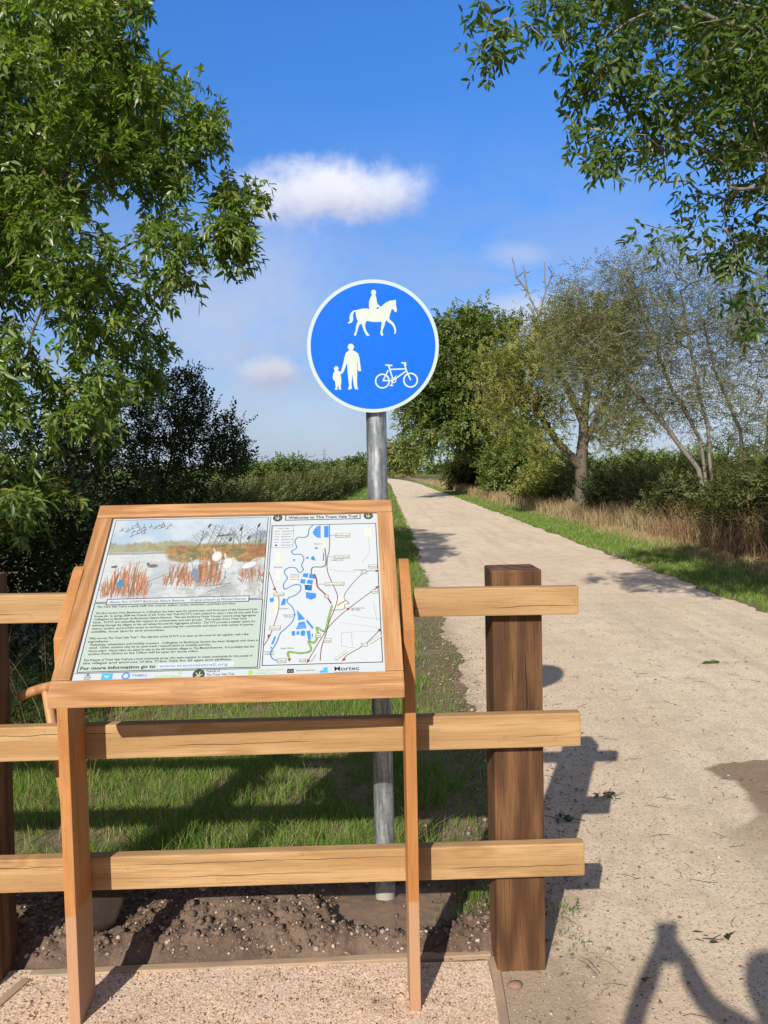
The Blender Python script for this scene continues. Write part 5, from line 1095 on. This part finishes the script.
# tufts by the post foot
pts=[];hg=[];wd=[]
for (px,py,n_,r_) in ((478,905,260,0.05),(470,925,160,0.05),(565,912,60,0.04),(560,940,40,0.05),(40,925,30,0.04),(60,922,30,0.03)):
    g0=gnd(px,py)
    for _ in range(n_): pts.append((g0[0]+rng.normal(0,r_),g0[1]+rng.normal(0,r_*0.7),0.01)); hg.append(rng.uniform(0.02,0.09 if n_>100 else 0.03)); wd.append(0.003)
blades('weed_tufts',pts,np.array(hg),np.array(wd),[M['grass']],'small green tufts sprouting around the foot of the right post')

# ------------------------------------------------------------------ the photographer (behind the lens: only the shadow is in the picture)
def skinfig(name,verts,edges,rad,mats,parent=None,sub=2,root=0,matfn=None):
    me=bpy.data.meshes.new(name); me.from_pydata([Vector(v_) for v_ in verts],edges,[]); ob=bpy.data.objects.new(name,me); COL.objects.link(ob)
    ob.modifiers.new('s','SKIN'); sv=me.skin_vertices[0].data
    for i,r_ in enumerate(rad): sv[i].radius=(r_,r_) if not isinstance(r_,tuple) else r_
    sv[root].use_root=True
    ob.modifiers.new('u','SUBSURF').levels=sub
    dg=bpy.context.evaluated_depsgraph_get(); dg.update(); m2=bpy.data.meshes.new_from_object(ob.evaluated_get(dg)); bpy.data.objects.remove(ob)
    m2.name=name
    for x in mats: m2.materials.append(x)
    for p in m2.polygons:
        p.use_smooth=True
        if matfn: p.material_index=matfn(p.center)
    return link(name,m2,parent)
skin=plain('skin',(0.50,0.30,0.21),0.5); jacket=plain('navy_jacket',(0.03,0.04,0.07),0.8); trous=plain('grey_trousers',(0.10,0.10,0.10),0.85); shoe=plain('brown_shoes',(0.08,0.045,0.025),0.6); hairm=plain('dark_hair',(0.03,0.02,0.014),0.7)
HZ=0.06
body=[(0.31,-0.40,0.95),(0.31,-0.40,1.12),(0.30,-0.39,1.30),(0.29,-0.37,1.43),(0.28,-0.35,1.50),(0.275,-0.33,1.57),(0.27,-0.32,1.64),(0.27,-0.325,1.70),
      (0.12,-0.36,1.42),(-0.06,-0.30,1.30),(-0.13,-0.07,1.38),(-0.105,-0.055,1.47),(-0.072,-0.055,1.55),(-0.050,-0.052,1.605),
      (0.46,-0.37,1.42),(0.50,-0.26,1.32),(0.37,-0.14,1.33),(0.10,-0.075,1.47),(0.052,-0.060,1.55),(0.034,-0.052,1.605),
      (0.21,-0.40,0.90),(0.20,-0.37,0.50),(0.20,-0.41,0.10),(0.20,-0.33,0.035),(0.20,-0.23,0.03),
      (0.41,-0.40,0.90),(0.43,-0.37,0.50),(0.43,-0.41,0.10),(0.44,-0.33,0.035),(0.46,-0.23,0.03)]
ed=[(0,1),(1,2),(2,3),(3,4),(4,5),(5,6),(6,7),(3,8),(8,9),(9,10),(10,11),(11,12),(12,13),(3,14),(14,15),(15,16),(16,17),(17,18),(18,19),(0,20),(20,21),(21,22),(22,23),(23,24),(0,25),(25,26),(26,27),(27,28),(28,29)]
rd=[(0.15,0.11),(0.14,0.11),(0.16,0.12),(0.13,0.10),0.055,(0.075,0.085),(0.082,0.10),(0.07,0.085),0.070,0.048,0.036,0.030,0.034,0.042,0.070,0.052,0.042,0.036,0.036,0.042,0.085,0.060,0.042,0.045,0.035,0.085,0.060,0.042,0.045,0.035]
body=[(x-(0.05 if (i<9 or i==14 or i>19) else 0),y,z) for i,(x,y,z) in enumerate(body)]
# fingers: short chains curling round the phone
for base,sgn in ((13,-1),(19,1)):
    b_=body[base]
    for k in range(4):
        z=b_[2]-0.028+k*0.019; i0=len(body)
        body+= [(b_[0]+0.004*sgn,b_[1]+0.012,z),(b_[0]-0.004*sgn,b_[1]+0.034,z+0.003),(b_[0]-0.020*sgn,b_[1]+0.036,z+0.004)]
        ed+=[(base,i0),(i0,i0+1),(i0+1,i0+2)]; rd+=[0.0085,0.008,0.007]
    i0=len(body); body+=[(b_[0]-0.004*sgn,b_[1]-0.016,b_[2]+0.015),(b_[0]-0.026*sgn,b_[1]-0.014,b_[2]+0.030)]; ed+=[(base,i0),(i0,i0+1)]; rd+=[0.010,0.008]
def clothes(c_):
    if c_.z>1.515 and c_.x>0.13: return 0
    if c_.z>1.46 and c_.x<0.12: return 0
    if c_.z<0.085: return 3
    if c_.z<0.98: return 2
    return 1
person=skinfig('person',body,ed,rd,[skin,jacket,trous,shoe],None,2,0,clothes)
tag(person,'photographer in dark jacket holding up a phone, seen only as a shadow at bottom right','person')
bm=bmesh.new(); bmesh.ops.create_uvsphere(bm,u_segments=24,v_segments=14,radius=1)
for v_ in bm.verts: v_.co=Vector((v_.co.x*0.094,v_.co.y*0.108-0.016,v_.co.z*0.115+0.012))
bmesh.ops.delete(bm,geom=[f for f in bm.faces if f.calc_center_median().y>0.045 and f.calc_center_median().z<0.06 or f.calc_center_median().z<-0.06],context='FACES')
o=bm_obj('hair',bm,hairm,person,True); o.location=(0.22,-0.315,1.665)
# face
bm=bmesh.new()
bm.free(); eyem=plain('eye_white',(0.6,0.6,0.6),0.2)
for sgn in (-1,1):
    bm=bmesh.new(); g=bmesh.ops.create_uvsphere(bm,u_segments=10,v_segments=8,radius=0.012); bmesh.ops.translate(bm,verts=g['verts'],vec=(0.22+sgn*0.032,-0.228,1.655)); bm_obj('eye',bm,eyem,person,True)
bm=bmesh.new(); g=bmesh.ops.create_cone(bm,cap_ends=True,segments=10,radius1=0.017,radius2=0.006,depth=0.045); bmesh.ops.translate(bm,verts=g['verts'],vec=(0.22,-0.222,1.627)); bm_obj('nose',bm,skin,person,True)
ph=empty('phone',(-0.008,-0.016,1.640)); tag(ph,'dark phone held upright in both hands by the photographer','phone')
bm_obj('body',box_bm(-0.037,0.037,-0.009,0,-0.075,0.075,0.003),plain('black_glass',(0.01,0.01,0.012),0.15),ph)
bm_obj('screen',box_bm(-0.034,0.034,-0.0105,-0.0092,-0.071,0.071,0.0),plain('screen_glass',(0.02,0.02,0.025),0.1),ph)
